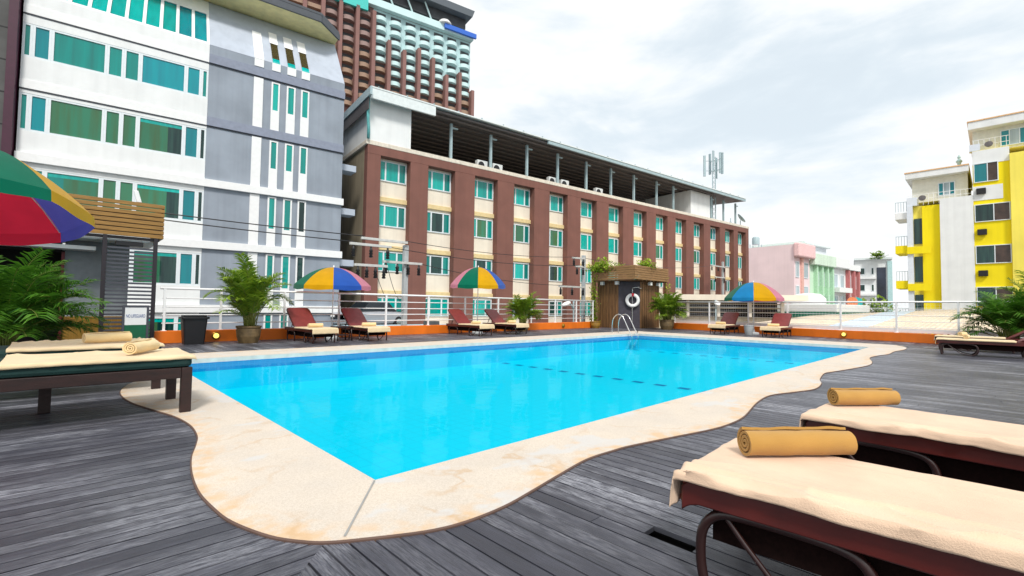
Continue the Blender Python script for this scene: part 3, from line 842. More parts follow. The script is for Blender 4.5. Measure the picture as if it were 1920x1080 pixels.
# ------------------------------------------------------------------ umbrellas
def make_umbrella(label, loc, rad, zrim, ztop, cols, rz, tilt=(0, 0), base=True):
    t = thing('beach_umbrella', label, 'umbrella', loc, rz, 'striped umbrellas round the pool')
    nseg = 8; dome = ztop-zrim
    hub = thing('canopy_frame', None, None); 
    bpy.data.objects.remove(hub)
    def surf(a, f):     # f 0 centre .. 1 rim; sagging between ribs
        k = a/(2*PI/nseg); fr = k-math.floor(k); sag = math.sin(fr*PI)
        r_ = rad*f*(1-.055*sag*f)
        z = dome*(1-f**2.1) - .03*sag*f*(1-f)*2
        return (r_*math.cos(a), r_*math.sin(a), z)
    b = MB()
    used = []
    for s_ in range(nseg):
        c = cols[s_ % len(cols)]
        if c not in used: used.append(c)
        mi = used.index(c)
        a0 = 2*PI*s_/nseg; a1 = a0+2*PI/nseg-1e-4
        b.grid(lambda u, v: surf(a0+(a1-a0)*v, .02+.98*u), 10, 8, mi)
        def val(u, v):
            p = surf(a0+(a1-a0)*v, 1.0); return (p[0]*(1+.01*u), p[1]*(1+.01*u), p[2]-(.135+.014*math.cos((v-.5)*PI*2))*u)
        b.grid(val, 2, 8, mi)
    mats = [UMB[c] for c in used]
    cz = (0, 0, zrim)
    rot = (tilt[0], tilt[1], 0)
    b.build('canopy', mats, t, True, loc=cz, rot=rot)
    for s_ in range(nseg):
        a = 2*PI*s_/nseg
        MB().tube([Vector(surf(a, f))-Vector((0, 0, .012)) for f in (.04, .2, .4, .6, .8, .99)], .006, 5).build('rib', M_RAIL, t, True, loc=cz, rot=rot)
    MB().lathe([(.0, dome+.07), (.015, dome+.06), (.022, dome+.03), (.03, dome-.005), (.0, dome-.01)][::-1], 10).build('finial', M_RAIL, t, True, loc=cz, rot=rot)
    MB().tube([(0, 0, .02), (0, 0, ztop)], .019, 10).build('pole', M_RAIL, t, True)
    if base: MB().lathe([(.22, 0), (.22, .05), (.18, .09), (.05, .11), (.03, .22), (.0, .22)], 20).build('base', M_CONC, t, auto=40)
    return t
make_umbrella('umbrella with green, yellow, blue and pink panels left in the back row', (6.22, 14.6, 0), 1.14, 1.69, 2.26, ['blue', 'pink', 'red', 'green', 'yellow', 'red', 'green', 'yellow'], R(-113), (0, R(2)))
make_umbrella('umbrella with pink, green and yellow panels in the middle of the back row', (12.1, 14.5, 0), 1.10, 1.95, 2.66, ['yellow', 'blue', 'red', 'green', 'yellow', 'red', 'pink', 'green'], R(-130), (0, R(3)))
make_umbrella('umbrella with sky blue, yellow and pink panels at the far end', (22.5, 7.6, 0), 1.20, 1.62, 2.34, ['yellow', 'pink', 'green', 'red', 'blue', 'yellow', 'green', 'sky'], R(19-180), (0, 0))
make_umbrella('large umbrella with green, yellow and red panels cut by the left edge', (-.84, 7.45, 0), 1.10, 2.08, 2.72, ['purple', 'red', 'red', 'yellow', 'blue', 'green', 'green', 'yellow'], R(-3), (R(-10), 0))

# ------------------------------------------------------------------ palms and pots
def frond(b, base, az, length, lift, droop, nleaf, lw, rng, lmax):
    d_ = Vector((math.cos(az), math.sin(az), 0)); P = []
    p = Vector(base); el = lift
    n_ = 14
    for i in range(n_+1):
        P.append(p.copy()); st = length/n_
        p = p+(d_*math.cos(el)+Vector((0, 0, 1))*math.sin(el))*st
        el -= droop/n_*(.4+1.5*i/n_)
    b.tube(P, [.009*(1-.8*i/n_)+.002 for i in range(n_+1)], 4, mi=1)
    side = d_.cross(Vector((0, 0, 1)))
    for i in range(nleaf):
        f = .22+.78*(i+.5)/nleaf
        q = f*n_; k = min(int(q), n_-1); o = P[k].lerp(P[k+1], q-k); tg = (P[k+1]-P[k]).normalized()
        up = side.cross(tg).normalized()
        ll = lmax*(math.sin(PI*min(1, (f-.12)/.95))**.7+.12)*rng.uniform(.8, 1.1)
        for s_ in (-1, 1):
            dirv = (tg*rng.uniform(.55, .85)+side*s_*rng.uniform(.75, 1.)+up*rng.uniform(.1, .45)).normalized()
            wv_ = dirv.cross(up).normalized()*lw
            m1 = o+dirv*ll*.45; tip = o+dirv*ll+Vector((0, 0, -1))*ll*rng.uniform(.12, .42)
            tone = min(1, max(0, rng.gauss(.42+.25*f, .25)))
            b.poly([o-wv_*.3, m1-wv_, m1+wv_, o+wv_*.3], 0, tone=tone); b.poly([m1-wv_, tip, m1+wv_], 0, tone=tone)
def make_pot(b, r_, h):
    b.lathe([(r_*.78, 0), (r_*.80, h*.04), (r_*.95, h*.35), (r_*.98, h*.4), (r_*.97, h*.45), (r_*1.02, h*.75), (r_*.98, h*.86), (r_*1.06, h*.90), (r_*1.06, h), (r_*.95, h), (r_*.92, h*.9), (r_*.9, h*.85)], 28)
def potted_palm(label, loc, pot, H_, nf, spread, seed, lm=.32, leaf=None, up=0., hsf=1., nleaf=26, group='potted palms round the pool'):
    rng = random.Random(seed)
    t = thing('potted_palm', label, 'potted palm', loc, 0, group)
    r_, h = pot
    b = MB(); make_pot(b, r_, h); b.build('pot', M_POT, t, auto=45)
    MB().lathe([(0, h*.86), (r_*.9, h*.86)][::-1], 20).build('soil', M_SOIL, t)
    b = MB(); st = MB()
    for i in range(nf):
        a = rng.uniform(0, 2*PI); rr = r_*.55*math.sqrt(rng.random())
        bx, by = rr*math.cos(a), rr*math.sin(a)
        az = a+rng.gauss(0, .5)
        hs = rng.uniform(.05, .35)*H_*(1 if i % 3 else .6)*hsf
        lift = R(rng.uniform(55+15*up, 90)) if i < nf*(.6+up*.5) else R(rng.uniform(20+25*up, 58+12*up))
        top = (bx+math.cos(az)*hs*.15, by+math.sin(az)*hs*.15, h*.86+hs)
        st.tube([(bx, by, h*.84), top], [.014, .010], 6)
        ln = rng.uniform(.62, 1.0)*(H_-h)*(1-.3*hs/H_)*spread
        frond(b, top, az, ln, lift, R(rng.uniform(35, 95)), nleaf, rng.uniform(.011, .019), rng, lm*rng.uniform(.8, 1.1))
    b.build('fronds', [leaf or M_LEAF, M_STEM], t)
    st.build('stems', M_STEM, t, True)
    return t
potted_palm('tall feathery palm in a round brown pot beside the black bin', (3.78, 14.35, 0), (.30, .47), 2.5, 54, .74, 5, .32, nleaf=36, up=.35)
potted_palm('low bushy palm on the deck behind the middle loungers', (14.8, 14.6, 0), (.26, .36), 1.8, 60, .78, 9, .32, nleaf=34, up=.2)
potted_palm('potted palm right of the wooden hut', (22.9, 12.0, 0), (.36, .52), 2.0, 80, .74, 14, .36, nleaf=34, up=.1)
potted_palm('large dark palm in front of the bar doorway at the left', (-.78, 12.6, 0), (.36, .22), 2.42, 100, .80, 21, .44, M_LEAFD, nleaf=36, hsf=.5)
potted_palm('wide drooping palm behind the side-on loungers at the right edge', (20.6, -.25, 0), (.36, .30), 1.85, 80, .9, 33, .42, M_LEAFD, nleaf=34)
potted_palm('palm cut by the right edge behind the loungers', (21.8, -1.1, 0), (.36, .36), 2.3, 70, 1.0, 37, .42, nleaf=34)

def shrub(label, loc, size, n_, seed, cat='plant', name='roof_plant', lean=(0, 0), m_=None, leaf=.09):
    rng = random.Random(seed); t = thing(name, label, cat, loc)
    b = MB(); st = MB()
    for i in range(n_):
        v = Vector((rng.gauss(0, .5), rng.gauss(0, .5), abs(rng.gauss(.35, .4))))
        if v.length > 1.3: v *= 1.3/v.length
        o = Vector((v.x*size[0], v.y*size[1], v.z*size[2]))
        a = rng.uniform(0, 2*PI); el = rng.uniform(-.6, 1.1); l_ = leaf*rng.uniform(.6, 1.3)
        d_ = Vector((math.cos(a)*math.cos(el), math.sin(a)*math.cos(el), math.sin(el)))
        w_ = d_.cross(Vector((0, 0, 1))); w_ = (w_.normalized() if w_.length > .05 else Vector((1, 0, 0)))*l_*.3
        tone = min(1, max(0, rng.gauss(.35+.4*v.z, .2)))
        b.poly([o, o+d_*l_*.5-w_, o+d_*l_, o+d_*l_*.5+w_], 0, tone=tone)
        if i % 14 == 0: st.tube([(o.x*.15, o.y*.15, 0), o*.6+Vector((0, 0, .02)), o], [.008, .006, .003], 4)
    b.build('foliage', m_ or M_LEAFY, t); st.build('stem', M_STEM, t)
    return t

# ------------------------------------------------------------------ small deck things: bin, table, bucket, sign, ladder
t = thing('waste_bin', 'black plastic bin with flared lid by the left end of the railing', 'bin', (2.56, 14.68, 0))
b = MB(); q0 = roundrect(-.22, .22, -.2, .2, .05); q1 = roundrect(-.27, .27, -.25, .25, .06)
n_ = len(q0); i0 = b._a([(x, y, 0) for x, y in q0]+[(x, y, .66) for x, y in q1])
for k in range(n_): b.f.append((i0+k, i0+(k+1) % n_, i0+n_+(k+1) % n_, i0+n_+k)); b.m.append(0)
b.f.append(tuple(reversed(range(i0, i0+n_)))); b.m.append(0)
b.build('bin_body', M_BLACK, t, auto=40)
b = MB(); b.prism(roundrect(-.31, .31, -.29, .29, .07), .66, .715); b.prism(roundrect(-.26, .26, -.24, .24, .08), .715, .76)
b.build('lid', M_BLACK, t, bevel=.012)

t = thing('side_table', 'small dark square table between the first two back loungers', 'side table', (6.16, 13.75, 0))
MB().box(-.25, .25, -.25, .25, .40, .435).build('table_top', M_LLEG, t, bevel=.008)
for sx in (-1, 1):
    for sy in (-1, 1): MB().tube([(sx*.20, sy*.20, .40), (sx*.22, sy*.22, 0)], .02, 8).build('leg', M_LLEG, t, True)
MB().box(-.2, .2, -.2, .2, .16, .18).build('shelf', M_LLEG, t, bevel=.004)

t = thing('bucket', 'grey bucket standing between the two far end loungers', 'bucket', (21.45, 7.45, 0))
MB().lathe([(.14, 0), (.15, .02), (.19, .40), (.20, .40), (.20, .43), (.18, .43), (.17, .40), (.13, .05)], 22).build('bucket_body', M_CONC, t, auto=40)
MB().tube([(.2*math.cos(a), .06*math.sin(a), .42+.0*a+.12*math.sin(a)) for a in [PI*k/10 for k in range(11)]], .006, 6).build('handle', M_STEELP, t, True)

t = thing('notice_board', 'white notice about the lifeguard on a green and grey stand', 'sign', (1.36, 14.75, 0), R(6))
MB().box(-.26, -.215, -.02, .02, 0, 1.0).box(.215, .26, -.02, .02, 0, 1.0).box(-.215, .215, -.018, .018, .95, 1.0).build('stand_frame', M_SLATM, t)
MB().box(-.213, .213, -.012, .012, .52, .949).build('white_panel', M_WHITE2, t)
MB().box(-.213, .213, -.012, .012, .06, .518).build('green_panel', mat('dark_green_board', (.0, .11, .045), .5), t)
cu = bpy.data.curves.new('lettering', 'FONT'); cu.body = 'NO LIFEGUARD'; cu.size = .062; cu.align_x = 'CENTER'; cu.align_y = 'CENTER'; cu.extrude = .001
cu.materials.append(mat('blue_letter_paint', (.03, .09, .30), .5)); cu.space_character = .98
tx0 = bpy.data.objects.new('lettering', cu); COL.objects.link(tx0); bpy.context.view_layer.update()
me = bpy.data.meshes.new_from_object(tx0.evaluated_get(bpy.context.evaluated_depsgraph_get())); bpy.data.objects.remove(tx0)
tx = bpy.data.objects.new('lettering', me); COL.objects.link(tx); tx.parent = t; tx.location = (0, -.0145, .735); tx.rotation_euler = (PI/2, 0, 0); tx.scale = (.88, 1.9, 1)

t = thing('pool_ladder', 'polished steel ladder with two curved handrails at the far pool corner', 'ladder', (17.98, 10.85, 0), R(0))
for dx in (-.9, -.42):
    MB().tube(curve([(dx, .62, 0), (dx, .62, .35), (dx, .57, .62), (dx, .42, .79), (dx, .25, .82), (dx, .08, .70), (dx, -.14, .30), (dx, -.33, -.05), (dx, -.36, -.2), (dx, -.36, -.6)], 6), .021, 10).build('handrail', M_STEELP, t, True)
for z in (-.22, -.45): MB().box(-.88, -.44, -.40, -.32, z, z+.025).build('step', M_STEELP, t)

# ------------------------------------------------------------------ wooden hut with life ring
t = thing('wooden_hut', 'wooden shower hut with a slatted fascia at the far corner of the deck', 'hut', (21.5, 13.05, 0))
HX, HY = 3.6, 2.75
b = MB()
for k in range(6):          # slatted fascia, boards butt at the corners
    z = 2.62+k*.125
    b.box(0, HX, 0, .04, z, z+.112); b.box(0, .04, .042, HY, z, z+.112); b.box(HX-.04, HX, .042, HY, z, z+.112)
b.build('fascia', M_WOODT, t, bevel=.008)
MB().box(.05, HX-.05, .05, HY-.05, 3.2, 3.26).build('roof', M_WOODB, t)
b = MB()
for k in range(9): b.box(.05+k*.39, .11+k*.39, .05, HY-.05, 2.56, 2.615)
b.build('ceiling_joists', M_WOODB, t)
# walls: left, chamfered slate panel, right
b = MB()
A_, B_, C_, D_ = (.42, HY-.1), (.42, 1.28), (1.22, .42), (HX-.3, .42)
def wallseg(b, p, q, th, z0, z1):
    v = Vector((q[0]-p[0], q[1]-p[1])).normalized(); nx, ny = v.y*-th, v.x*th
    b.prism([p, q, (q[0]+nx, q[1]+ny), (p[0]+nx, p[1]+ny)], z0, z1)
wallseg(b, A_, B_, .10, 0, 2.55); wallseg(b, C_, D_, .10, 0, 2.55)
b.box(.6, HX-.3, HY-.12, HY-.02, 0, 2.55)
b.build('boarded_wall', M_WOODB, t)
b = MB(); wallseg(b, (.425, 1.275), (1.215, .425), .08, 0, 2.55); b.build('slate_panel', M_SLATE, t)
b = MB()
for k in range(1, 7):       # battens on the boarded walls
    y = 1.28+(HY-.1-1.28)*k/7; MB().box(.405, .419, y-.012, y+.012, 0, 2.5).build('batten', M_BATTEN, t)
for k in range(1, 9):
    x = 1.22+(HX-.3-1.22)*k/9; MB().box(x-.012, x+.012, .405, .419, 0, 2.5).build('batten', M_BATTEN, t)
MB().box(.05, .17, HY-.17, HY-.05, 0, 2.6).build('post', M_WOODT, t, bevel=.006)
MB().box(HX-.17, HX-.05, .06, .18, 0, 2.6).build('post', M_WOODT, t, bevel=.006)
MB().box(.05, .15, .05, .15, 0.0, 2.6).build('post', mat('thin_dark_post', (.03, .018, .012), .6), t) if False else None
b = MB()
for (x, y) in ((.25, 2.2), (.25, 1.25), (1.9, .2), (2.8, .2)): MB().box(x-.09, x+.09, y-.09, y+.09, 2.36, 2.55).build('spot_lamp', M_ACW, t, bevel=.01)
cx_, cy_ = 21.5+.93, 13.05+.74
nx, ny = -.733, -.68
tt = thing('life_ring', 'white life ring with a red band hanging on the hut panel', 'life ring', (cx_+nx*.14, cy_+ny*.14, 1.13), math.atan2(ny, nx)+PI/2)
mr_ = MB(); Rr, rr = .30, .09
mr_.grid(lambda u, v: ((Rr+rr*math.cos(2*PI*v))*math.cos(2*PI*u), rr*.8*math.sin(2*PI*v), (Rr+rr*math.cos(2*PI*v))*math.sin(2*PI*u)+.39), 40, 14)
mr_.build('ring', M_WHITE2, tt, True)
mr_ = MB(); mr_.grid(lambda u, v: ((Rr+(rr+.008)*math.cos(2*PI*v))*math.cos(PI/2-.2+.4*u), (rr*.8+.008)*math.sin(2*PI*v), (Rr+(rr+.008)*math.cos(2*PI*v))*math.sin(PI/2-.2+.4*u)+.39), 6, 14)
mr_.build('red_band', mat('red_ring_band', (.62, .012, .03), .5), tt, True)
MB().tube([(0, 0, .76), (0, .01, 1.0)], .008, 6).build('rope', M_RAIL, tt)
t2_ = thing('shower_arm', 'bent steel shower pipe on the hut panel above the life ring', 'shower', (cx_+nx*.06, cy_+ny*.06, 0), math.atan2(ny, nx)+PI/2)
MB().tube(curve([(.0, .0, .1), (.0, 0, 1.5), (.0, -.02, 2.1), (.06, -.08, 2.2), (.36, -.1, 2.24)], 5), .02, 8).build('pipe', M_STEELP, t2_, True)
MB().lathe([(.03, .0), (.09, -.04), (.09, -.06), (.0, -.06)], 14, (.38, -.1, 2.22)).build('shower_head', M_STEELP, t2_, True)
shrub('bright leafy plant trailing over the left end of the hut roof', (21.65, 15.2, 3.05), (.6, .75, .62), 1100, 3, leaf=.15)
shrub('small bright plant standing on the middle of the hut roof', (23.2, 13.4, 3.26), (.55, .45, .42), 600, 4, leaf=.14)
shrub('tiny green tuft on the front left of the hut roof', (21.8, 14.2, 3.26), (.22, .3, .22), 90, 41)
t = shrub('leafy creeper climbing the left post of the hut', (21.35, 15.55, .2), (.26, .28, 2.4), 800, 6, leaf=.12, name='climbing_plant')
shrub('leafy creeper on the right post of the hut', (24.9, 12.95, .2), (.24, .24, 2.1), 520, 7, leaf=.12, name='climbing_plant')
t = thing('planter_tub', 'round yellow brown tub at the foot of the hut creeper', 'planter', (20.75, 15.0, 0))
b = MB(); make_pot(b, .27, .36); b.build('tub', mat('yellow_brown_glaze', (.28, .15, .02), .5, var=.2, bump=.3), t, auto=45)
MB().lathe([(.24, .31), (0, .31)], 20).build('soil', M_SOIL, t)

# ------------------------------------------------------------------ bar pavilion at the left
t = thing('bar_pavilion', 'pool bar with a golden slatted fascia and dark louvre screen', 'pavilion', (0, 15.15, 0))
b = MB()
for k in range(8):
    z = 2.74+k*.113
    b.box(-3.2, 1.9, 0, .05, z, z+.092, 0); b.box(1.852, 1.9, .053, 2.2, z, z+.092, 0)
b.build('fascia', M_WOODF, t, bevel=.006)
MB().box(-3.2, 1.845, .056, 2.2, 3.3, 3.38).box(-3.2, 1.845, .056, .1, 2.76, 3.3).build('roof', M_DKMETAL, t)
b = MB()
for k in range(9): b.box(-3.1, 1.8, .15+k*.22, .27+k*.22, 2.62, 2.66)
b.build('ceiling_slats', M_WHITE2, t)
MB().box(-3.1, 1.82, .06, .11, 2.66, 2.735).build('eave_beam', M_DKMETAL, t)
for x in (.70, 1.70): MB().box(x, x+.085, .0, .085, 0, 2.735).build('post', M_DKMETAL, t, bevel=.004)
b = MB(); z = .06
while z < 2.42: b.box(.787, 1.698, .02, .06, z, z+.046); z += .098
b.build('louvre_screen', M_SLATM, t)
MB().box(.05, 1.30, 1.0, 1.1, .72, 2.62).build('wall', M_GWALL, t)
MB().box(.05, 1.30, .985, 1.085, 0, .70).build('dado', M_DADO, t)
MB().box(-3.2, -2.2, 1.0, 1.1, 0, 2.62).build('side_wall', M_WHITE, t)
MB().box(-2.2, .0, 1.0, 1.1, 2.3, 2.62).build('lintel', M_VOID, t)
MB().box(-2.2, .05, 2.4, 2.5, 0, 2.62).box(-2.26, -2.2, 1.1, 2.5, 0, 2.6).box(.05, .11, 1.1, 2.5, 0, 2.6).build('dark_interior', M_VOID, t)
MB().box(-.01, .048, .93, 1.1, 0, 2.3).build('door_frame', M_RED, t)
MB().box(-2.2, .6, .5, 1.25, 2.36, 2.40).box(-2.2, .6, .46, .5, 2.36, 2.45).build('door_canopy', M_WHITE2, t)
tag(MB().hexa([(-.05, -.03, 0), (.05, -.03, 0), (.05, .03, 0), (-.05, .03, 0), (-.13, -.03, .3), (-.03, -.03, .3), (-.03, .03, .3), (-.13, .03, .3)]).build('floodlight', M_WHITE2, loc=(1.38, 15.3, 3.645), bevel=.01), 'slim white floodlight standing on the bar fascia', 'lamp')
for dx, dz in ((1.05, 2.56), (1.42, 2.50)):
    pass
b = MB().box(.95, 1.5, .10, .3, 2.50, 2.615); b.build('speaker_box', M_BLACK, t, bevel=.01)

# ------------------------------------------------------------------ facades share one street direction
ANG = R(-7.0); DN = Vector((-math.sin(ANG), math.cos(ANG), 0))
ZB = -9.
def facade_root(name, label, D_): 
    v = DN*D_
    return thing(name, label, 'building', (v.x, v.y, ZB), ANG)
def FB(): return MB(dz=-ZB)
# ---- white and grey apartment block
t = facade_root('apartment_block', 'white and blue grey block with long teal ribbon windows', 26.0)
U0, U1, U2 = -4.65, 1.5, 7.8
ROWS = [(10.68, 12.03), (7.74, 9.23), (4.8, 6.29), (1.86, 3.37), (-1.08, .43), (-4.0, -2.5)]
KZ = 13.3; TZ = 16.45; LEAN = 2.12
def lean(z): return max(0, (z-KZ)/(TZ-KZ)*LEAN)
b = FB()
b.box(U0, U1, .12, 11, ZB, KZ-.01)
zs = [ZB]+[z for r_ in reversed(ROWS) for z in r_]+[KZ]
for i in range(0, len(zs), 2): b.box(U0, U1, 0, .118, zs[i], zs[i+1])
b.build('white_wall', M_WHITE, t)
b = FB().box(U1+.003, U2, .02, 11, ZB, KZ-.01)
b.build('grey_wall', M_GREY, t)
b = FB()
for z in (12.42, 9.42): b.box(U0, U1-.002, -.035, -.002, z, z+.34)
b.build('white_ledge', M_WHITE2, t)
b = FB()
for z in (12.42, 9.42): b.box(U1+.003, U2+.02, -.06, .018, z, z+.42)
b.build('grey_band', M_GREYB, t)
b = FB()
for z in (12.36, 9.36): b.box(U0, U2+.005, -.02, -.003, z, z+.055)
b.build('shadow_groove', mat('dark_joint_line', (.06, .065, .08), .8), t)
for z in (6.5, 3.6, .62, -2.3): 
    FB().box(U0-.02, U2+.08, -.13, -.002 if False else .016, z, z+.36).build('white_cornice', M_WHITE2, t, bevel=.01)
# ribbon windows
MUL = [-4.65, -4.36, -3.82, -2.12, -1.57, -1.01, .64, 1.22, 1.5]
PAL = [[1, 4, 1, 1, 1, 4, 4, 1], [1, 4, 2, 2, 2, 2, 4, 3], [1, 1, 2, 2, 2, 3, 4, 3], [1, 1, 2, 2, 2, 3, 4, 3], [1, 3, 2, 1, 3, 3, 1, 1], [1, 3, 2, 1, 3, 3, 1, 1]]
def window(parent, u0, u1, z0, z1, y, gl, fw=.055, tr=None, mullions=(), room=False, seed=0):
    """one window: a frame that is proud of its panes"""
    b = FB()
    b.box(u0, u0+fw, y-.05, y+.03, z0, z1); b.box(u1-fw, u1, y-.05, y+.03, z0, z1)
    b.box(u0+fw, u1-fw, y-.05, y+.03, z0, z0+fw); b.box(u0+fw, u1-fw, y-.05, y+.03, z1-fw, z1)
    for m_ in mullions: b.box(m_-fw*.5, m_+fw*.5, y-.045, y+.03, z0+fw, z1-fw)
    f = b.build('window', M_FRAME, parent); k_ = 2 if seed % 9 == 2 else 5
    cuts = [u0+fw]+[x for m_ in mullions for x in (m_-fw*.5, m_+fw*.5)]+[u1-fw]
    for k in range(0, len(cuts), 2):
        g = gl[(k//2) % len(gl)] if isinstance(gl, (list, tuple)) else gl
        if not room: p = FB().box(cuts[k], cuts[k+1], y-.012, y+.02, z0+fw, z1-fw).build('pane', g, f)
        else:               # a room shows behind the glass: blind box on top, curtain at one side, dark door opening
            rg = random.Random(seed); a_, c_, lo, hi = cuts[k], cuts[k+1], z0+fw, z1-fw; zt = hi-.12*(hi-lo)
            m1 = a_+(c_-a_)*rg.uniform(.2, .32); m2 = a_+(c_-a_)*rg.uniform(.58, .7); zz = lo+(zt-lo)*.45
            pb = FB()
            def pq(x0, x1, q0, q1, mi): pb.poly([(x0, y-.012, q0), (x1, y-.012, q0), (x1, y-.012, q1), (x0, y-.012, q1)], mi)
            pq(a_, c_, zt, hi, 0); pq(a_, m1, lo, zt, 1 if k_ == 2 else 2); pq(m1, m2, lo, zt, 2)
            pq(m2, c_, lo, zt, 3 if k_ == 5 else 2)
            pb.build('pane', [M_LGLASS[0], M_LGLASS[1], M_LGLASS[2], M_LGLASS[3]], f)
    return f
for r_, (z0, z1) in enumerate(ROWS):
    for k in range(8):
        window(t, MUL[k]+.001, MUL[k+1]-.001, z0, z1, .06, M_LGLASS[PAL[r_][k]], .075, room=(r_ in (2, 3, 4, 1) and k in (2, 5) and (r_ > 1 or k == 5)), seed=r_*9+k)
# leaning top storey
def slab(b, u0, u1, z0, z1, y0, y1, mi=0):
    a, c = lean(z0), lean(z1)
    b.hexa([(u0, a+y0, z0), (u1, a+y0, z0), (u1, a+y1, z0), (u0, a+y1, z0), (u0, c+y0, z1), (u1, c+y0, z1), (u1, c+y1, z1), (u0, c+y1, z1)], mi)
b = FB(); slab(b, U0, U1, KZ, 13.42, 0, 9); slab(b, U0, U1, 15.45, TZ, 0, 9-.5); slab(b, U0, U1, 13.42, 15.45, .14, 9)
b.build('white_mansard', M_WHITE, t)
b = FB(); slab(b, U1+.003, U2, KZ, TZ, .02, 8.5); b.build('grey_mansard', M_GREYL, t)
b = FB()
for k in range(11):
    u = U0+.02+k*.602; slab(b, u, min(u+.12, U1), 13.42, 15.45, 0, .135)
b.build('mansard_mullions', M_WHITE2, t)
for k in range(10):
    u = U0+.145+k*.602; b = FB(); slab(b, u, u+.475, 13.425, 15.445, .07, .13); b.build('mansard_pane', M_TEALSOL if k < 8 else M_LGLASS[4], t)
# white strips and slot windows on the grey wall
STR = [(3.38, 3.80), (4.17, 4.56), (4.88, 5.30), (5.57, 5.98)]
bands = [(12.42, 12.84), (9.42, 9.84), (6.5, 6.86), (3.6, 3.96), (.62, .98), (-2.3, -1.94)]
segs = [(9.84, 12.36), (6.86, 9.36), (3.96, 6.5), (.98, 3.6), (-1.94, .62), (-4.6, -2.3)]
for i, (a, c) in enumerate(STR):
    for j, (z0, z1) in enumerate(segs):
        if i == 0: FB().box(a, c, -.03, .019, z0+.0, z1-.03).build('white_strip', M_WHITE2, t); continue
        w0, w1 = z0+(1.03 if j < 2 else .88), z1-.12
        f = FB()
        f.box(a, c, -.03, .019, z0, w0-.06)
        f.box(a, a+.075, -.03, .019, w0-.06, w1+.06); f.box(c-.075, c, -.03, .019, w0-.06, w1+.06); f.box(a+.075, c-.075, -.03, .019, w1, w1+.06); f.box(a+.075, c-.075, -.03, .019, w0-.06, w0)
        f = f.build('slot_window', M_WHITE2, t)
        FB().box(a+.075, c-.075, .0, .019, w0, w1).build('pane', M_LGLASS[0 if j == 0 else 1] if not (i == 3 and j in (2, 3)) else M_LGLASS[3], f)
for i, (a, c) in enumerate(STR):
    b = FB(); 
    if i == 0: slab(b, a, c, KZ, 15.3, -.04, .018); b.box(a, c, -.03, .018, 12.9, KZ); b.build('white_strip', M_WHITE2, t)
    else:
        slab(b, a, c, 14.75, 15.6, -.04, .018); b.build('white_strip', M_WHITE2, t); b = FB().box(a, c, -.03, .018, 12.9, 13.3); f = b.build('slot_window', M_WHITE2, t)
        b = FB(); slab(b, a+.03, c-.03, 13.62, 14.74, -.02, .018); b.build('pane', mat('bronze_glass', (.05, .038, .014), .1), f)
        b = FB(); slab(b, a+.03, c-.03, 13.31, 13.61, -.02, .018); b.build('pane', M_TEALSOL, f)
# eaves
EF = .25                        # fascia line in front
b = FB()
b.hexa([(2.2, EF+.1, 16.50), (U2-1.3, EF+.1, 16.50), (U2+.0, 1.5, 16.50), (2.2, 2.6, 16.50), (2.2, EF+.1, 16.56), (U2-1.3, EF+.1, 16.56), (U2+.0, 1.5, 16.56), (2.2, 2.6, 16.56)])
b.hexa([(U0, EF+.1, 16.50), (2.19, EF+.1, 16.50), (2.19, 2.6, 16.50), (U0, 2.6, 16.50), (U0, EF+.1, 16.56), (2.19, EF+.1, 16.56), (2.19, 2.6, 16.56), (U0, 2.6, 16.56)])
b.prism([(2.2, 2.6), (U2, 1.5), (U2, 3.2), (2.2, 3.2)], 16.50, 16.56)
b.build('soffit', M_YSOFF, t)
b = FB(); b.hexa([(U0, EF, 16.46), (U2-1.25, EF, 16.46), (U2-1.25, EF+.1, 16.46), (U0, EF+.1, 16.46), (U0, EF, 16.8), (U2-1.25, EF, 16.8), (U2-1.25, EF+.1, 16.8), (U0, EF+.1, 16.8)])
b.bar((U2-1.25, EF+.05, 16.63), (U2+.06, 1.5, 16.63), .1, .34)
b.build('roof_fascia', M_ROOFD, t)
FB().prism([(U0, EF), (U2-1.25, EF), (U2+.05, 1.5), (U2+.05, 8), (U0, 8)], 16.82, 16.95).build('roof', M_ROOFD, t)
for z in (9.0, 6.5, 3.6, .6): FB().box(U2+.085, U2+.95, .6, 1.5, z-.35, z+.0).build('side_canopy_slab', M_GREYL, t)

# ---- dark grey neighbour at the left edge
t = facade_root('dark_block', 'dark grey clad block with maroon edge at the left margin', 25.7)
FB().box(-16, -4.98, 0, 10, ZB, 22).build('wall', M_DKGREY, t)
FB().box(-4.978, -4.72, -.05, 10, ZB, 22).build('edge_trim', M_MAROON, t)
b = FB()
for k in range(22): b.box(-16, -4.99, -.012, -.002, -6+k*1.25, -5.96+k*1.25)
b.build('panel_joint', M_BLACK, t)
FB().box(-6.2, -5.85, -.10, -.013, ZB, 22).build('drain_pipe', M_MAROON, t)

# ---- red brown hotel
t = facade_root('hotel_block', 'long red brown hotel with cream bays and a roof canopy', 26.5)
BAY = [(10.16, 12.05), (13.26, 15.2), (16.73, 18.62), (20.06, 21.95), (23.45, 25.35), (26.78, 28.65), (30.12, 31.98), (33.42, 35.27), (36.64, 38.46), (39.74, 41.57), (42.88, 44.74), (45.96, 47.86), (48.95, 50.76), (51.7, 53.45)]
E0, E1 = 9.36, 54.1
HT = 10.42; OT = 9.90; RD = .55         # frame top, opening top, reveal depth
b = FB()
edges = [E0]+[x for q in BAY for x in q]+[E1]
for k in range(0, len(edges), 2): b.box(edges[k], edges[k+1], 0, RD, ZB, OT)
b.box(E0, E1, 0, RD, OT+.001, HT)
b.build('brown_frame', M_BROWN, t, bevel=.015)
b = FB(); b.box(E0+.02, E1-.02, RD+.003, 16, ZB, HT-.02); b.build('cream_wall', M_CREAM, t)
b = FB(); b.box(E0-.0, E0+.018, RD+.004, 16, ZB, HT-.03); b.build('end_wall', M_ENDW, t)
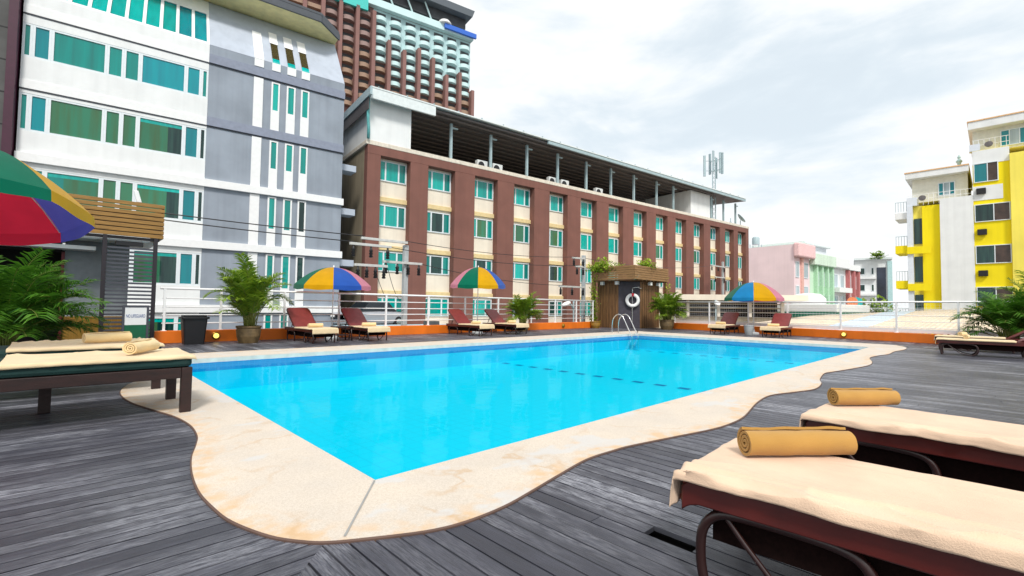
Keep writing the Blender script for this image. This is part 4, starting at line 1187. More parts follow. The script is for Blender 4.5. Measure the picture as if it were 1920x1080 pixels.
b = FB(); b.box(E0-.1, E1+.1, -.02, .35, HT+.003, HT+.26); b.box(E0-.1, E0+.15, .36, 16, HT+.003, HT+.26); b.build('parapet', mat('pale_parapet_paint', (.72, .66, .56), .8, streak=.15), t, bevel=.02)
LED = [7.40, 4.50, 1.80, -1.05, -3.9]
WROW = [(8.55, 9.78), (5.80, 7.12), (3.10, 4.30), (.40, 1.55), (-2.3, -1.15)]
ledge_m = None; rng = random.Random(3)
for k, (a, c) in enumerate(BAY):
    for z in LED: FB().box(a, c, RD-.14, RD+.002, z-.12, z+.16).build('ledge', M_LEDGE, t, bevel=.01)
wins = {}
vid = 0
def hotel_window(var):
    rr_ = random.Random(var)
    b = MB(); fw = .06; W_ = 1.36; z0, z1 = 0, 1.22; y = 0
    b.box(0, fw, -.05, .02, z0, z1); b.box(W_-fw, W_, -.05, .02, z0, z1)
    b.box(fw, W_-fw, -.05, .02, z0, z0+fw); b.box(fw, W_-fw, -.05, .02, z1-fw, z1)
    for m_ in (.34, .98): b.box(m_-.035, m_+.035, -.045, .02, fw, z1-fw)
    f = b.build('window', M_FRAME, None)
    pal = [(0, 0, 1), (1, 0, 0), (0, 1, 4), (0, 2, 1), (1, 3, 1), (0, 0, 0), (4, 0, 1)][var % 7]
    for (a, c), g in zip(((fw, .305), (.375, .945), (1.015, W_-fw)), pal):
        MB().box(a, c, -.012, .01, fw, z1-fw).build('pane', M_LGLASS[g], f)
    return f
protos = []
for k in range(len(BAY)):
    a, c = BAY[k]
    for r_, (z0, z1) in enumerate(WROW):
        v = rng.choice([0, 0, 1, 5, 6, 2, 3, 3, 4, 4] if r_ else [0, 0, 1, 5, 5, 6, 2]) if k > 0 else 0
        wd = (c-a)-.10
        sc = (wd/1.36, 1, (z1-z0)/1.22)
        loc = (a+.05, RD-.012, z0-ZB)
        if v not in wins:
            f = hotel_window(v); wins[v] = f; f.parent = t; f.location = loc; f.scale = sc
        else:
            f0 = wins[v]; f = f0.copy(); COL.objects.link(f); f.parent = t; f.location = loc; f.scale = sc
            for ch in kids(f0):
                g = ch.copy(); COL.objects.link(g); g.parent = f
# roof terrace: canopy on steel posts, stair boxes
RZ = 13.28
b = FB(); b.hexa([(E0+.2, -.44, RZ), (52.3, -.44, RZ), (52.3, 15, RZ+.9), (E0+.2, 15, RZ+.9), (E0+.2, -.44, RZ+.12), (52.3, -.44, RZ+.12), (52.3, 15, RZ+1.02), (E0+.2, 15, RZ+1.02)])
b.build('canopy_roof', M_CANOPY, t)
b = FB()
for k in range(17):
    y = -.1+k*.92; b.box(12.5, 46.4, y, y+.07, RZ-.12+y*.0577, RZ-.002+y*.0577)
b.build('canopy_purlins', mat('brown_purlin', (.16, .13, .12), .6), t)
FB().box(E0+12*0+13.4, 52.3, -.59, -.45, RZ-.02, RZ+.20).build('gutter', M_STEEL, t)
FB().box(E0-.1, 52.3, -.62, .4, RZ+.24, RZ+.32).build('roof_edge_sheet', M_ROOFW, t)
b = FB()
for k in range(24): b.box(E0+.3+k*1.78, E0+.36+k*1.78, -.64, .42, RZ+.322, RZ+.38)
b.build('roof_sheet_ribs', M_STEEL, t)
FB().box(E0-.12, 13.38, -.60, -.46, RZ-.36, RZ+.225).build('white_fascia', M_ROOFW, t)
FB().box(E0-.20, E0-.16, -.5, 12, RZ-1.0, RZ-.31).build('side_louvre', M_CANOPY, t)
FB().box(E0-.26, E0-.13, -.9, 12, RZ-.30, RZ+.16).build('side_fascia', M_STEEL, t)
FB().box(E0+.06, 12.03, .02, 6, HT+.263, RZ-.03).build('stair_box', M_WHITE, t)
FB().box(43.0, 46.6, .42, 6, HT+.003, RZ-.03).build('stair_box', M_WHITE, t)
for u in (15.08, 18.27, 21.54, 24.64, 27.84, 30.88, 33.97, 37.33, 40.03, 46.9, 49.4, 52.0):
    FB().box(u-.08, u+.08, .38, .54, HT+.2, RZ-.12).box(u-.08, u+.5, .40, .52, RZ-.42, RZ-.34).build('canopy_post', M_STEEL, t)
FB().box(12.2, 46.5, 14.5, 14.7, HT-.01, RZ+.85).build('rear_screen', M_CANOPY, t)
FB().tube([(E0-.02, -.1, HT+.3), (E0-.02, -.1, HT+1.0), (E0-.1, -.2, HT+1.4), (E0-.1, -.2, RZ)], .09, 8).build('drain_pipe', mat('teal_pipe_paint', (.12, .42, .42), .5), t, True)
# air conditioners on the roof terrace
def ac_unit(label, u, y, z, root_ang, D_):
    v = Vector((math.cos(ANG), math.sin(ANG), 0))*u + DN*(D_+y)
    o = thing('air_conditioner', label, 'air conditioner', (v.x, v.y, z), ANG, 'air conditioners on the hotel roof')
    MB().box(-.42, .42, -.16, .16, .05, .72).build('case', M_ACW, o, bevel=.02)
    MB().lathe([(.25, 0), (.25, .012), (.0, .012)], 18, (0, 0, 0)).build('fan_grille', M_BLACK, o, loc=(-.1, -.162, .38), rot=(PI/2, 0, 0))
    MB().box(-.35, -.25, -.16, .16, 0, .05).box(.25, .35, -.16, .16, 0, .05).build('feet', M_STEEL, o)
for u, lb in ((17.7, 'air conditioner left of the second canopy post on the hotel roof'), (19.0, 'air conditioner right of the second canopy post on the hotel roof'), (24.3, 'air conditioner at the fourth canopy post on the hotel roof'), (29.6, 'air conditioner between the fifth and sixth canopy posts on the hotel roof'), (25.6, 'air conditioner right of the fourth canopy post on the hotel roof')):
    ac_unit(lb, u, .75, HT+.12, ANG, 26.5)
# antenna mast
v = Vector((math.cos(ANG), math.sin(ANG), 0))*48.2 + DN*27.3
t = thing('antenna_mast', 'mobile phone mast with panel antennas on the hotel roof', 'antenna', (v.x, v.y, HT-.03), ANG)
b = MB()
for a in range(3):
    x, y = .22*math.cos(a*2.1), .22*math.sin(a*2.1); b.tube([(x, y, 0), (x*.8, y*.8, 7.4)], .045, 6)
for k in range(14):
    for a in range(3):
        b.tube([(.21*math.cos(a*2.1), .21*math.sin(a*2.1), .4+k*.5), (.21*math.cos(a*2.1+2.1), .21*math.sin(a*2.1+2.1), .9+k*.5)], .018, 4)
b.build('lattice', M_STEEL, t)
for a in range(6):
    an = a*PI/3+.3; rr_ = 1.05 if a % 2 == 0 else .62
    x, y = rr_*math.cos(an), rr_*math.sin(an)
    MB().box(-.12, .12, -.07, .07, 0, 2.3).build('panel_antenna', M_STEEL, t, loc=(x, y, 5.3+.35*(a % 2)), rot=(0, 0, an))
b = MB()
for a in range(6):
    an = a*PI/3+.3; rr_ = 1.05 if a % 2 == 0 else .62
    for z in (5.9, 7.0): MB().tube([(0, 0, z), (rr_*math.cos(an), rr_*math.sin(an), z)], .03, 4).build('bracket', M_STEEL, t)
MB().tube([(0, 0, 7.3), (0, 0, 8.1)], .02, 5).tube([(.1, .1, 4.6), (-2.4, .3, .1)], .015, 4).tube([(.1, .1, 3.2), (-2.0, .3, .1)], .015, 4).build('guy_rods', M_STEEL, t)
v = Vector((math.cos(ANG), math.sin(ANG), 0))*53.2 + DN*27.0
t = thing('satellite_dish', 'satellite dish at the right end of the hotel roof', 'dish', (v.x, v.y, HT+.26), ANG)
MB().tube([(0, 0, 0), (0, 0, .7)], .04, 6).build('dish_post', M_STEEL, t)
MB().grid(lambda u, vv: (.62*u*math.cos(2*PI*vv), .62*u*math.sin(2*PI*vv), .18*u*u), 5, 16).build('dish_bowl', M_STEEL, t, True, loc=(0, 0, .85), rot=(R(40), R(35), 0), solid=.02)

# ---- distant tower
t = thing('tower_block', 'tall brown and pale teal tower with rounded balconies behind the hotel', 'tower', (92.5, 115.9, ZB), R(-11))
TB = mat('tower_brown', (.25, .13, .115), .8, var=.12, scale=.15); TT = mat('tower_pale_teal', (.58, .78, .79), .6, var=.08, scale=.2)
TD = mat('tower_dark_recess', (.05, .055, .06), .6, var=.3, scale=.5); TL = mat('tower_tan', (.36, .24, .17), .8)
FB().box(-55, 0, 1.2, 26, ZB, 86.5).build('wall', TB, t)
FB().prism([(-31.4, 1.178), (-.02, 1.178), (-.02, 1.198), (-31.4, 1.198)], 72, 86.4).build('teal_wall', mat('tower_teal_recess', (.42, .60, .62), .6, var=.15, scale=.4), t)
COLS = [-55+k*4.6 for k in range(12)]
pil = [86]*5+[84.4, 79.0, 79.5, 77.8, 75.5, 72, 71, 68]
xs = [-54.4+k*4.55 for k in range(13)]
for x, h in zip(xs, [84.5]*5+[84.6, 77.5, 76, 78, 76.5, 72.5, 74.5, 70]):
    FB().box(x-.5, x+.5, -.9, 1.195, 45, h).build('pilaster', TB, t)
proto = {}
def balcony(kind):
    if kind in proto: return proto[kind]
    b = MB(); n_ = 8
    pts = [(-1.95+3.9*k/n_, -1.35*math.sin(PI*(k+.0)/n_)**.6 if 0 < k < n_ else 0.) for k in range(n_+1)]
    b.prism([(x, y) for x, y in pts], 0, 1.15)
    o = b.build('balcony', {'t': TT, 'b': TL, 'd': mat('tower_brown_balcony', (.34, .24, .22), .8)}[kind])
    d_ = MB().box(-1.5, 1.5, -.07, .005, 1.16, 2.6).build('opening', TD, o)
    proto[kind] = o; return o
cnt = 0; rest = MB(dz=-ZB)
for ci in range(12):
    xc = xs[ci]+2.28
    for fl in range(14):
        z = 83.1-fl*3.0
        if ci >= 5: kind = 't' if z > 66.5+({5: 2, 6: -2, 7: -3, 8: -3, 9: 0, 10: -1.5, 11: -1}[ci]) else 'b'
        else: kind = 'd' if z > 72 else 'b'
        if z < 56.: continue
        if cnt < 98 and xc > -46:
            if kind not in proto:
                o = balcony(kind)
            else:
                p_ = balcony(kind); o = p_.copy(); COL.objects.link(o)
                for ch in kids(p_): g = ch.copy(); COL.objects.link(g); g.parent = o
            o.parent = t; o.location = (xc, 1.19, z-ZB); cnt += 1
        else:
            rest.box(xc-1.9, xc+1.9, -.1, 1.19, z, z+1.1)
if rest.f: o = rest.build('balcony_mass', TL, t); o['kind'] = 'stuff'
FB().box(-36, .3, -.4, 26, 86.52, 88.6).build('teal_parapet', TT, t)
FB().box(-46, -33.5, -.9, 0, 83.9, 86.9).build('teal_band', mat('tower_teal_band', (.06, .55, .50), .5), t)
FB().box(-30, -2.2, .5, 22, 89.8, 92.8).build('penthouse', TD, t)
FB().hexa([(-40, -2, 93), (-1.0, -2, 93), (-1.0, 22, 93), (-40, 22, 93), (-40, -2, 95.2), (-.2, -2, 95.2), (-.2, 22, 95.2), (-40, 22, 95.2)]).build('roof_slab', mat('tower_roof_slab', (.10, .12, .14), .6), t)
FB().box(-10, 1.0, -1.2, -.5, 87.0, 88.4).build('blue_sign_band', mat('tower_blue_trim', (.03, .14, .60), .5), t)
b = FB()
for x in (-26, -20, -14): b.tube([(x, .2, 88.6), (x-2.5, -.5, 93)], .25, 6)
b.build('roof_strut', TT, t)
FB().lathe([(2.2, 0), (2.2, .4), (1.6, 1.2), (.5, 1.6), (0, 1.65)], 16, (-9.5, .5, 88.6)).build('roof_dome', M_WHITE2, t, True)
b = FB()
for k in range(9):
    z = 86-k*3.0; b.box(.0, 1.5, 4, 9, z-1.2, z); 
b.build('side_balconies', TT, t)

# ---- pink and green townhouses
t = facade_root('pink_shophouse', 'pale pink shophouse with a tall blank side wall', 30.0)
PK = mat('pale_pink_render', (.86, .68, .70), .85, var=.05, scale=.5, streak=.04)
FB().box(74.8, 80.3, 0, 26, ZB, 9.3).box(74.8, 80.3, .0, 26, 9.3, 10.9).build('wall', PK, t)
FB().box(74.5, 80.4, -.9, -.002, 9.0, 11.1).build('cornice', mat('pink_cornice', (.84, .56, .56), .8), t, bevel=.2)
WG = glass_mat('pale_shop_glass', (.45, .55, .58), (.25, .33, .36), 2., .6)
for z in (6.2, 2.6, -1.0):
    window(t, 75.2, 76.4, z-.2, z+2.2, -.04, WG, .12); window(t, 77.8, 79.6, z-.2, z+2.2, -.04, WG, .12)
b = FB()
for x in (76.9, 77.3): b.box(x, x+.3, -.25, -.002, ZB, 9)
b.build('pilaster', mat('salmon_pilaster', (.80, .48, .42), .8), t)
t = facade_root('green_shophouse', 'mint green shophouse next to the pink one', 30.0)
GN = mat('mint_green_render', (.62, .82, .64), .85, var=.06, scale=.5, streak=.15)
FB().box(80.33, 88.9, 0.02, 14, ZB, 8.9).build('wall', GN, t)
FB().box(80.35, 88.9, -.8, .018, 8.2, 10.0).build('parapet', mat('pale_mint_parapet', (.66, .80, .66), .8, streak=.25), t, bevel=.1)
b = FB()
for x in (81.8, 83.9, 86.1, 88.2): b.box(x, x+.55, -.5, .018, ZB, 8.2)
b.build('pilaster', mat('green_pilaster', (.46, .72, .50), .8), t)
for k in range(3):
    for z in (5.0, 1.4, -2.2): window(t, 82.5+k*2.15, 83.8+k*2.15, z, z+2.3, -.02, WG, .12)
t = facade_root('white_shophouse', 'white shophouse with balconies right of the mint one', 30.0)
FB().box(88.93, 95.2, 0.0, 14, ZB, 9.0).build('wall', M_WHITE, t)
FB().box(88.93, 95.2, -.8, -.002, 8.3, 10.1).build('parapet', M_WHITE2, t, bevel=.1)
for k in range(2):
    for z in (5.0, 1.4, -2.2): window(t, 89.8+k*2.9, 91.6+k*2.9, z, z+2.3, -.04, WG, .12)
for z in (4.2, .6): FB().box(89.2, 95.0, -1.1, -.003, z, z+.8).build('balcony', M_WHITE2, t)
t = facade_root('red_shophouse', 'narrow white shophouse with dark red pilasters', 30.0)
FB().box(95.23, 101, 0.0, 14, ZB, 8.6).build('wall', M_WHITE, t)
RP = mat('dark_red_pilaster', (.48, .16, .16), .8)
for x in (95.4, 98.0, 100.3): FB().box(x, x+.7, -.5, -.003, ZB, 8.2).build('pilaster', RP, t)
FB().box(95.25, 101, -.6, -.003, 8.25, 9.2).build('parapet', M_WHITE2, t)
for k in range(2):
    for z in (5.0, 1.4, -2.2): window(t, 96.3+k*2.5, 97.8+k*2.5, z, z+2.3, -.04, WG, .12)
for (u, zc, c, nm, lb) in ((92.6, 2.6, (.80, .25, .10), 'round_sign', 'round orange sign hung on the white shophouse'), (94.9, 2.6, (.02, .45, .45), 'round_sign', 'round teal sign hung beside the red pilasters')):
    v = Vector((math.cos(ANG), math.sin(ANG), 0))*u + DN*28.2
    o = MB().lathe([(.0, -.08), (.85, -.08), (.85, .08), (.0, .08)], 20).build(nm, mat(lb[6:12].strip()+'_sign_face', c, .5), None, loc=(v.x, v.y, zc), rot=(PI/2, 0, R(-52)))
    tag(o, lb, 'sign')
t = facade_root('roof_house', 'pale blue grey roof house set back on the mint shophouse', 34.0)
FB().box(88, 98.5, 0, 8, 9.0, 12.6).build('wall', mat('pale_grey_roof_wall', (.66, .70, .74), .8), t)
FB().box(87.4, 99.4, -.6, 8.4, 12.6, 12.95).build('roof', M_ROOFW, t)
FB().box(95.6, 97.6, -.05, -.003, 9.8, 11.2).build('shutter', mat('rust_shutter', (.42, .14, .06), .7), t)
# antennas and tanks on the pink roof
def roofp(u, D_): return Vector((math.cos(ANG), math.sin(ANG), 0))*u + DN*D_
for u, D_, h, nm, lb, cat in ((70, 31, 2.3, 'radio_mast', 'thin radio mast standing on the pink roof', 'antenna'),):
    v = roofp(75.6, 40)
    o = thing(nm, lb, cat, (v.x, v.y, 10.9), ANG)
    MB().tube([(0, 0, 0), (0, 0, 5.4)], .07, 5).build('mast', M_STEEL, o)
    MB().box(-.5, .5, -.03, .03, 4.2, 4.3).box(-.3, .3, -.03, .03, 4.7, 4.8).build('aerials', M_STEEL, o)
for u, D_, lb in ((75.5, 46, 'grey water tank at the left of the pink roof'), (75.8, 36, 'grey water tank near the front of the pink roof')):
    v = roofp(u, D_); o = thing('water_tank', lb, 'water tank', (v.x, v.y, 10.9))
    MB().lathe([(.55, .6), (.55, 1.6), (.4, 1.8), (0, 1.85)], 14).build('tank', M_STEEL, o, auto=40)
    MB().box(-.7, -.6, -.7, -.6, 0, .6).box(.6, .7, -.7, -.6, 0, .6).box(-.7, -.6, .6, .7, 0, .6).box(.6, .7, .6, .7, 0, .6).build('stand', M_STEEL, o)

# ---- white modern building
t = thing('office_building', 'white modern office with a tall dark glazed bay', 'building', (118.9, 17.0, ZB), R(-80))
FB().box(-3.3, 2.7, 0, 12, ZB, 11.6).build('wall', M_WHITE, t)
FB().box(.3, 1.75, -.12, -.003, 3.0, 10.0).build('glazed_bay', mat('dark_bay_glass', (.035, .045, .07), .15, var=.3, scale=.5), t)
FB().box(2.0, 2.75, -.3, -.003, -4, 11.2).build('teal_fin', mat('pale_teal_fin', (.45, .66, .66), .5), t)
FB().box(-3.4, 2.8, -.5, 12, 11.6, 12).build('roof', M_ROOFW, t)
for z in (8.6, 5.2, 1.8):
    window(t, -2.7, -1.6, z, z+1.4, -.04, M_LGLASS[3], .1); window(t, -.6, -.15, z, z+1.4, -.04, M_LGLASS[3], .08)
    FB().box(-3.2, .2, -.7, -.06, z-.9, z-.5).build('balcony_slab', M_WHITE2, t)
shrub('tuft of green plants on the office roof edge', (117.5, 16.2, 11.9), (1.0, 1.0, .9), 140, 51, name='roof_shrub', m_=M_LEAF, leaf=.7)
shrub('dark green hedge at the foot of the office', (100, 14.5, .6), (2.2, 2.6, 2.2), 420, 52, name='garden_hedge', m_=M_LEAF, leaf=.8)

# ---- yellow apartment building (facade faces the pool, runs along -Y)
t = thing('yellow_apartments', 'bright yellow and white apartment building at the right edge', 'building', (48, 0, ZB), -PI/2)
YL = mat('bright_yellow_render', (.92, .74, .0), .8, var=.05, scale=.6, streak=.08); YP = mat('pale_yellow_render', (.92, .78, .12), .8, var=.08, scale=.5, streak=.1)
PB = mat('pale_blue_white_render', (.70, .75, .82), .8, var=.04)
# local x = -Y, local y = depth
FB().box(-3.9, -2.85, .3, 8, ZB, 9.4).build('yellow_bay_wall', YL, t)
FB().box(-4.78, -4.44, 0, 8, ZB, 9.45).build('white_pier', PB, t)
FB().box(-4.438, -3.902, .5, 8, ZB, 9.45).build('recess_wall', YP, t)
FB().box(-2.848, -1.02, 0, 8, ZB, 9.75).build('white_wall', M_WHITE, t)
FB().box(-1.017, .86, .06, 10, ZB, 13.0).build('window_bay_wall', YL, t)
FB().box(.862, 5, -.18, 10, ZB, 12.4).build('yellow_wall', YP, t)
FB().box(-.98, .5, .02, .058, 10.62, 11.85).build('white_panel', M_WHITE2, t) if False else None
FB().box(-1.018, .5, .03, .058, 9.3, 10.35).build('white_spandrel', M_WHITE, t)
FB().box(-1.018, .858, .03, .058, 11.95, 12.98).build('white_spandrel', M_WHITE, t)
for z0, z1, x1 in ((10.62, 12.03, .3), (7.71, 9.0, .84), (4.66, 5.99, .84), (1.6, 2.98, .86), (-1.4, 0, .86)):
    window(t, -.97, x1, z0, z1, .03, [M_LGLASS[4] if z0 > 10 else M_LGLASS[3], mat('brown_room_glass', (.06, .035, .025), .1, var=.4, scale=2)], .05, None, ((-.97+x1)/2+.08,))
for z in (9.75, 6.75, 3.75):
    o = MB(dz=-ZB).box(-.85, -.35, -.16, .025, z, z+.42).build('wall_ac_unit', M_BLACK, t, bevel=.02)
for z in (6.1, 3.1, .1):
    FB().box(-4.40, -3.92, .42, .495, z+.35, z+2.35).build('strip_window', M_LGLASS[3], t)
for z in (8.5, 5.75, 2.95, .0):
    b = FB().box(-5.55, -4.79, .2, 2.6, z, z+.62 if z < 8 else z+.5); b.build('balcony', YL if z < 8 else M_WHITE2, t)
    b = FB()
    for k in range(5): b.tube([(-5.5+k*.17, .25, z+.6), (-5.5+k*.17, .25, z+1.35)], .015, 4)
    b.tube([(-5.52, .25, z+1.36), (-4.8, .25, z+1.36)], .02, 5); b.build('balcony_rail', M_STEEL, t)
for z in (5.65, 2.75): FB().box(-4.79, -3.4, -.12, -.002, z, z+.55).build('yellow_ledge', YL, t)
# penthouses
CR = mat('cream_white_render', (.80, .78, .66), .8, var=.05, streak=.08)
FB().box(-4.5, -1.3, .7, 8, 9.76, 11.7).build('penthouse_wall', CR, t)
FB().box(-4.85, -1.22, .1, 8.3, 11.62, 12.08).build('penthouse_roof', M_WHITE, t, bevel=.02)
FB().box(-4.9, -1.2, .05, 8.35, 12.083, 12.16).build('roof_coping', mat('peach_coping', (.80, .50, .26), .8), t)
window(t, -2.95, -2.0, 10.1, 11.1, .66, [M_LGLASS[4], WG], .05, None, (-2.65, -2.3))
FB().box(-1.0, 5, .8, 9, 13.01, 14.75).build('upper_penthouse_wall', CR, t)
FB().box(-1.22, 5, .1, 9.3, 14.66, 15.22).build('upper_roof', M_WHITE, t, bevel=.02)
FB().box(-1.26, 5, .05, 9.35, 15.223, 15.3).build('roof_coping', MATS['peach_coping'], t)
window(t, .45, 2.2, 13.2, 14.35, .76, [M_LGLASS[4], WG], .05, None, (.9, 1.4, 1.8))
b = FB()
for x in [-4.7+k*.3 for k in range(12)]: b.tube([(x, .2, 9.45), (x, .2, 10.3)], .014, 4)
for z in (10.3, 9.95): b.tube([(-4.75, .2, z), (-1.1, .2, z)], .018, 4)
for x in [-.95+k*.28 for k in range(7)]: b.tube([(x, .2, 13.0), (x, .2, 13.8)], .014, 4)
for z in (13.8, 13.4): b.tube([(-1.0, .2, z), (.86, .2, z)], .018, 4)
b.build('roof_railing', M_RAIL, t)
FB().box(-4.78, -4.15, .05, .6, 9.46, 10.1).build('corner_block', PB, t)
FB().box(-1.17, -.6, .05, .6, 13.01, 13.5).build('corner_block', PB, t)
o = thing('roof_statue', 'small pale green statue on the yellow building roof', 'statue', (48.8, 1.75, 12.16))
MB().lathe([(.2, 0), (.22, .08), (.1, .14), (.12, .3), (.2, .42), (.1, .56), (.05, .62), (.11, .72), (.05, .84), (.0, .95)], 12).build('figure', mat('pale_green_stone', (.40, .58, .55), .7), o, True)
tag(MB().lathe([(.0, -.05), (.2, -.05), (.23, .06), (.0, .08)], 14).build('satellite_dish', mat('dark_dish', (.09, .08, .08), .6), None, loc=(48.1, 3.85, 9.98), rot=(0, R(-70), 0)), 'small dark dish on the left roof terrace of the yellow building', 'dish')
tag(MB().lathe([(.0, -.05), (.2, -.05), (.23, .06), (.0, .08)], 14).build('satellite_dish', MATS['dark_dish'], None, loc=(48.1, .15, 13.35), rot=(0, R(-70), 0)), 'small dark dish on the upper roof terrace of the yellow building', 'dish')

# ------------------------------------------------------------------ roofs and street things just beyond the railings
def corr_roof(name, label, quad, mats, waves=60, thick=.12, cat='roof', wall=None, split=None):
    A, B, C_, D_ = (Vector(p) for p in quad)
    t = thing(name, label, 'building', (A.x, A.y, ZB))
    def fn(u, v):
        p = A.lerp(B, v).lerp(D_.lerp(C_, v), u); q = p-Vector((A.x, A.y, ZB)); q.z += .035*math.sin(v*waves*2*PI); return q
    b = MB().grid(fn, 2, waves*6); 
    if split:
        for i, f in enumerate(b.f):
            v_ = (i % (waves*6))/(waves*6)
            if split[0] < v_ < split[1]: b.m[i] = 1
    b.build('roof', mats, t, True, solid=thick)
    pts = [(p.x-A.x, p.y-A.y) for p in (A, B, C_, D_)]
    zt = min(p.z for p in (A, B, C_, D_))-.3-ZB
    c = Vector((sum(p[0] for p in pts)/4, sum(p[1] for p in pts)/4))
    MB().prism([tuple(c.lerp(Vector(p), .96)) for p in pts], 0, zt).build('wall', wall or M_CREAM, t)
    v0 = A-Vector((A.x, A.y, ZB)); v1 = B-Vector((A.x, A.y, ZB))
    MB().bar(v0+Vector((-.12, 0, -.1)), v1+Vector((-.12, 0, -.1)), .16, .18).build('gutter', M_RAIL, t)
    return t
TAN = mat('tan_corrugated_sheet', (.72, .60, .45), .6, var=.1, scale=1.5, streak=.2)
corr_roof('market_roof', 'broad tan corrugated roof beyond the far railing', [(26.3, 10.6, -.02), (26.3, -3.2, .30), (40, -3.6, 1.62), (40, 9.6, .58)], [TAN, mat('pale_blue_skylight_sheet', (.55, .66, .76), .4, var=.12, scale=3)], 70, split=(.33, .45))
t = thing('shop_awning', 'flat white roof with a dark green rim beyond the far railing', 'awning', (43, 11.0, ZB), R(-8))
FB().box(0, 7, -2.6, 2.9, 1.0, 1.6).build('roof', M_WHITE2, t, bevel=.05)
FB().box(-.06, 7.02, -2.66, 2.0, .55, .98).build('green_rim', mat('dark_green_rim', (.0, .16, .09), .5), t)
FB().lathe([(1.3, 0), (1.3, .5), (.9, .9), (0, 1.0)], 20, (3, .6, 1.6)).build('roof_dome', M_WHITE2, t, True)
FB().box(.4, 6.5, -2.2, 2.4, ZB, .95).build('wall', M_CREAM, t)
t = thing('shop_row', 'low beige shop row with dark open fronts behind the railing', 'building', (34, 14.2, ZB), R(-58))
FB().box(-4, 4.6, .8, 9, ZB, .55).build('wall', mat('beige_shop_wall', (.60, .50, .36), .85, streak=.2), t)
FB().box(-4.2, 6.0, -.4, 9, 1.75, 2.15).build('roof', M_CREAM, t)
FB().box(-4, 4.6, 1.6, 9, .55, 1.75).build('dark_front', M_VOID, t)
for k in range(5): FB().box(-3.9+k*2.1, -3.7+k*2.1, .3, .5, .55, 1.75).build('post', M_CREAM, t)
for z in (.85, 1.15, 1.45): FB().box(-3.9, 4.6, .5, .56, z, z+.08).build('louvre', mat('beige_louvre', (.45, .36, .22), .8), t)

t = thing('carport_roof', 'pale blue flat carport roof beyond the back railing', 'carport', (11.0, 19.0, ZB), ANG)
FB().box(-1.5, 13, 0, 4.2, -.10, .02).build('roof', mat('pale_blue_roof_paint', (.44, .60, .68), .6, var=.15, scale=1.2), t)
for x in (-1.2, 4, 8.5, 12.5):
    for y in (.3, 3.9): FB().box(x-.08, x+.08, y-.08, y+.08, ZB, -.12).build('post', M_STEEL, t)
FB().box(2.2, 2.9, 1.2, 1.6, .021, .30).build('roof_vent', M_DKGREY, t)
t = thing('upper_car_park', 'raised concrete car park between carport and hotel', 'car park', (11.0, 23.2, ZB), ANG)
FB().box(-1.5, 13, .1, 3.4, -.42, -.22).build('slab', M_CONC, t)
for x in (-1.2, 6, 12.5): FB().box(x-.15, x+.15, .5, .8, ZB, -.42).build('column', M_CONC, t)
# parked car seen between the bars
def make_car(label, loc, rz):
    t = thing('parked_car', label, 'car', loc, rz)
    body = mat('silver_car_paint', (.42, .44, .48), .25, .3, coat=.6, var=.03); gl = mat('dark_car_glass', (.015, .02, .025), .06, var=.05)
    b = MB()
    sec = [(-2.1, .5, .80, .70), (-2.0, .28, .90, .80), (-1.1, .22, .95, .84), (0, .22, .97, .84), (1.2, .22, .95, .84), (2.0, .28, .88, .80), (2.15, .45, .70, .72)]
    def fn(u, v):
        k = u*(len(sec)-1); i = min(int(k), len(sec)-2); f = k-i
        x, zl, zh, hw = (sec[i][j]*(1-f)+sec[i+1][j]*f for j in range(4))
        a = 2*PI*v; c, s_ = math.cos(a), math.sin(a); e = .35
        return (x, hw*math.copysign(abs(c)**e, c), (zl+zh)/2+(zh-zl)/2*math.copysign(abs(s_)**e, s_))
    b.grid(fn, 24, 32); b.build('body', body, t, True)
    b = MB(); 
    b.hexa([(-1.25, -.70, .92), (1.35, -.70, .92), (1.35, .70, .92), (-1.25, .70, .92), (-.6, -.58, 1.44), (.85, -.58, 1.44), (.85, .58, 1.44), (-.6, .58, 1.44)])
    b.build('cabin_glass', gl, t, bevel=.05)
    MB().prism(roundrect(-.66, .92, -.60, .60, .12), 1.435, 1.50).build('roof', body, t, bevel=.02)
    for x in (-1.35, 1.35):
        for s_ in (-1, 1):
            wv_ = MB().lathe([(.0, -.1), (.31, -.1), (.33, -.06), (.33, .06), (.31, .1), (.0, .1)], 20).build('wheel', M_BLACK, t, loc=(x, s_*.76, .33), rot=(PI/2, 0, 0), auto=40)
            MB().lathe([(.0, -.115), (.19, -.115), (.2, -.09), (.2, .09), (.19, .115), (.0, .115)], 16).build('rim', M_STEELP, wv_, auto=40)
    for s_ in (-1, 1): MB().box(-2.13, -2.02, s_*.55-.14, s_*.55+.14, .62, .74).build('headlight', M_WHITE2, t, bevel=.03)
    return t
v = Vector((math.cos(ANG), math.sin(ANG), 0))*9.6 + DN*25.9
make_car('silver car parked behind the back railing before the hotel', (v.x, v.y+.1, -.22), ANG+R(20))

# ------------------------------------------------------------------ utility poles and wires
def insul(b, x, y, z):
    b.lathe([(.05, -.42), (.085, -.39), (.05, -.31), (.085, -.28), (.05, -.20), (.085, -.17), (.05, -.09), (.03, .04)], 8, (x, y, z))
def utility_pole(label, X, Y, arms, ztop):
    t = thing('utility_pole', label, 'utility pole', (X, Y, ZB))
    MB(dz=-ZB).bar((0, 0, ZB), (0, 0, ztop), .20, .20).build('pole', M_CONC, t, bevel=.02)
    for (a, c, z, ins, dy) in arms:
        MB(dz=-ZB).bar((a, -.16+dy, z), (c, -.16+dy, z+.02), .10, .10).build('crossarm', mat('bleached_crossarm', (.55, .55, .53), .8), t, bevel=.008)
        if ins:
            for k in range(ins):
                b = MB(dz=-ZB); insul(b, a+.15+(c-a-.3)*k/max(1, ins-1), -.16+dy, z-.06); b.build('insulator', M_BLACK, t, True)
    return t
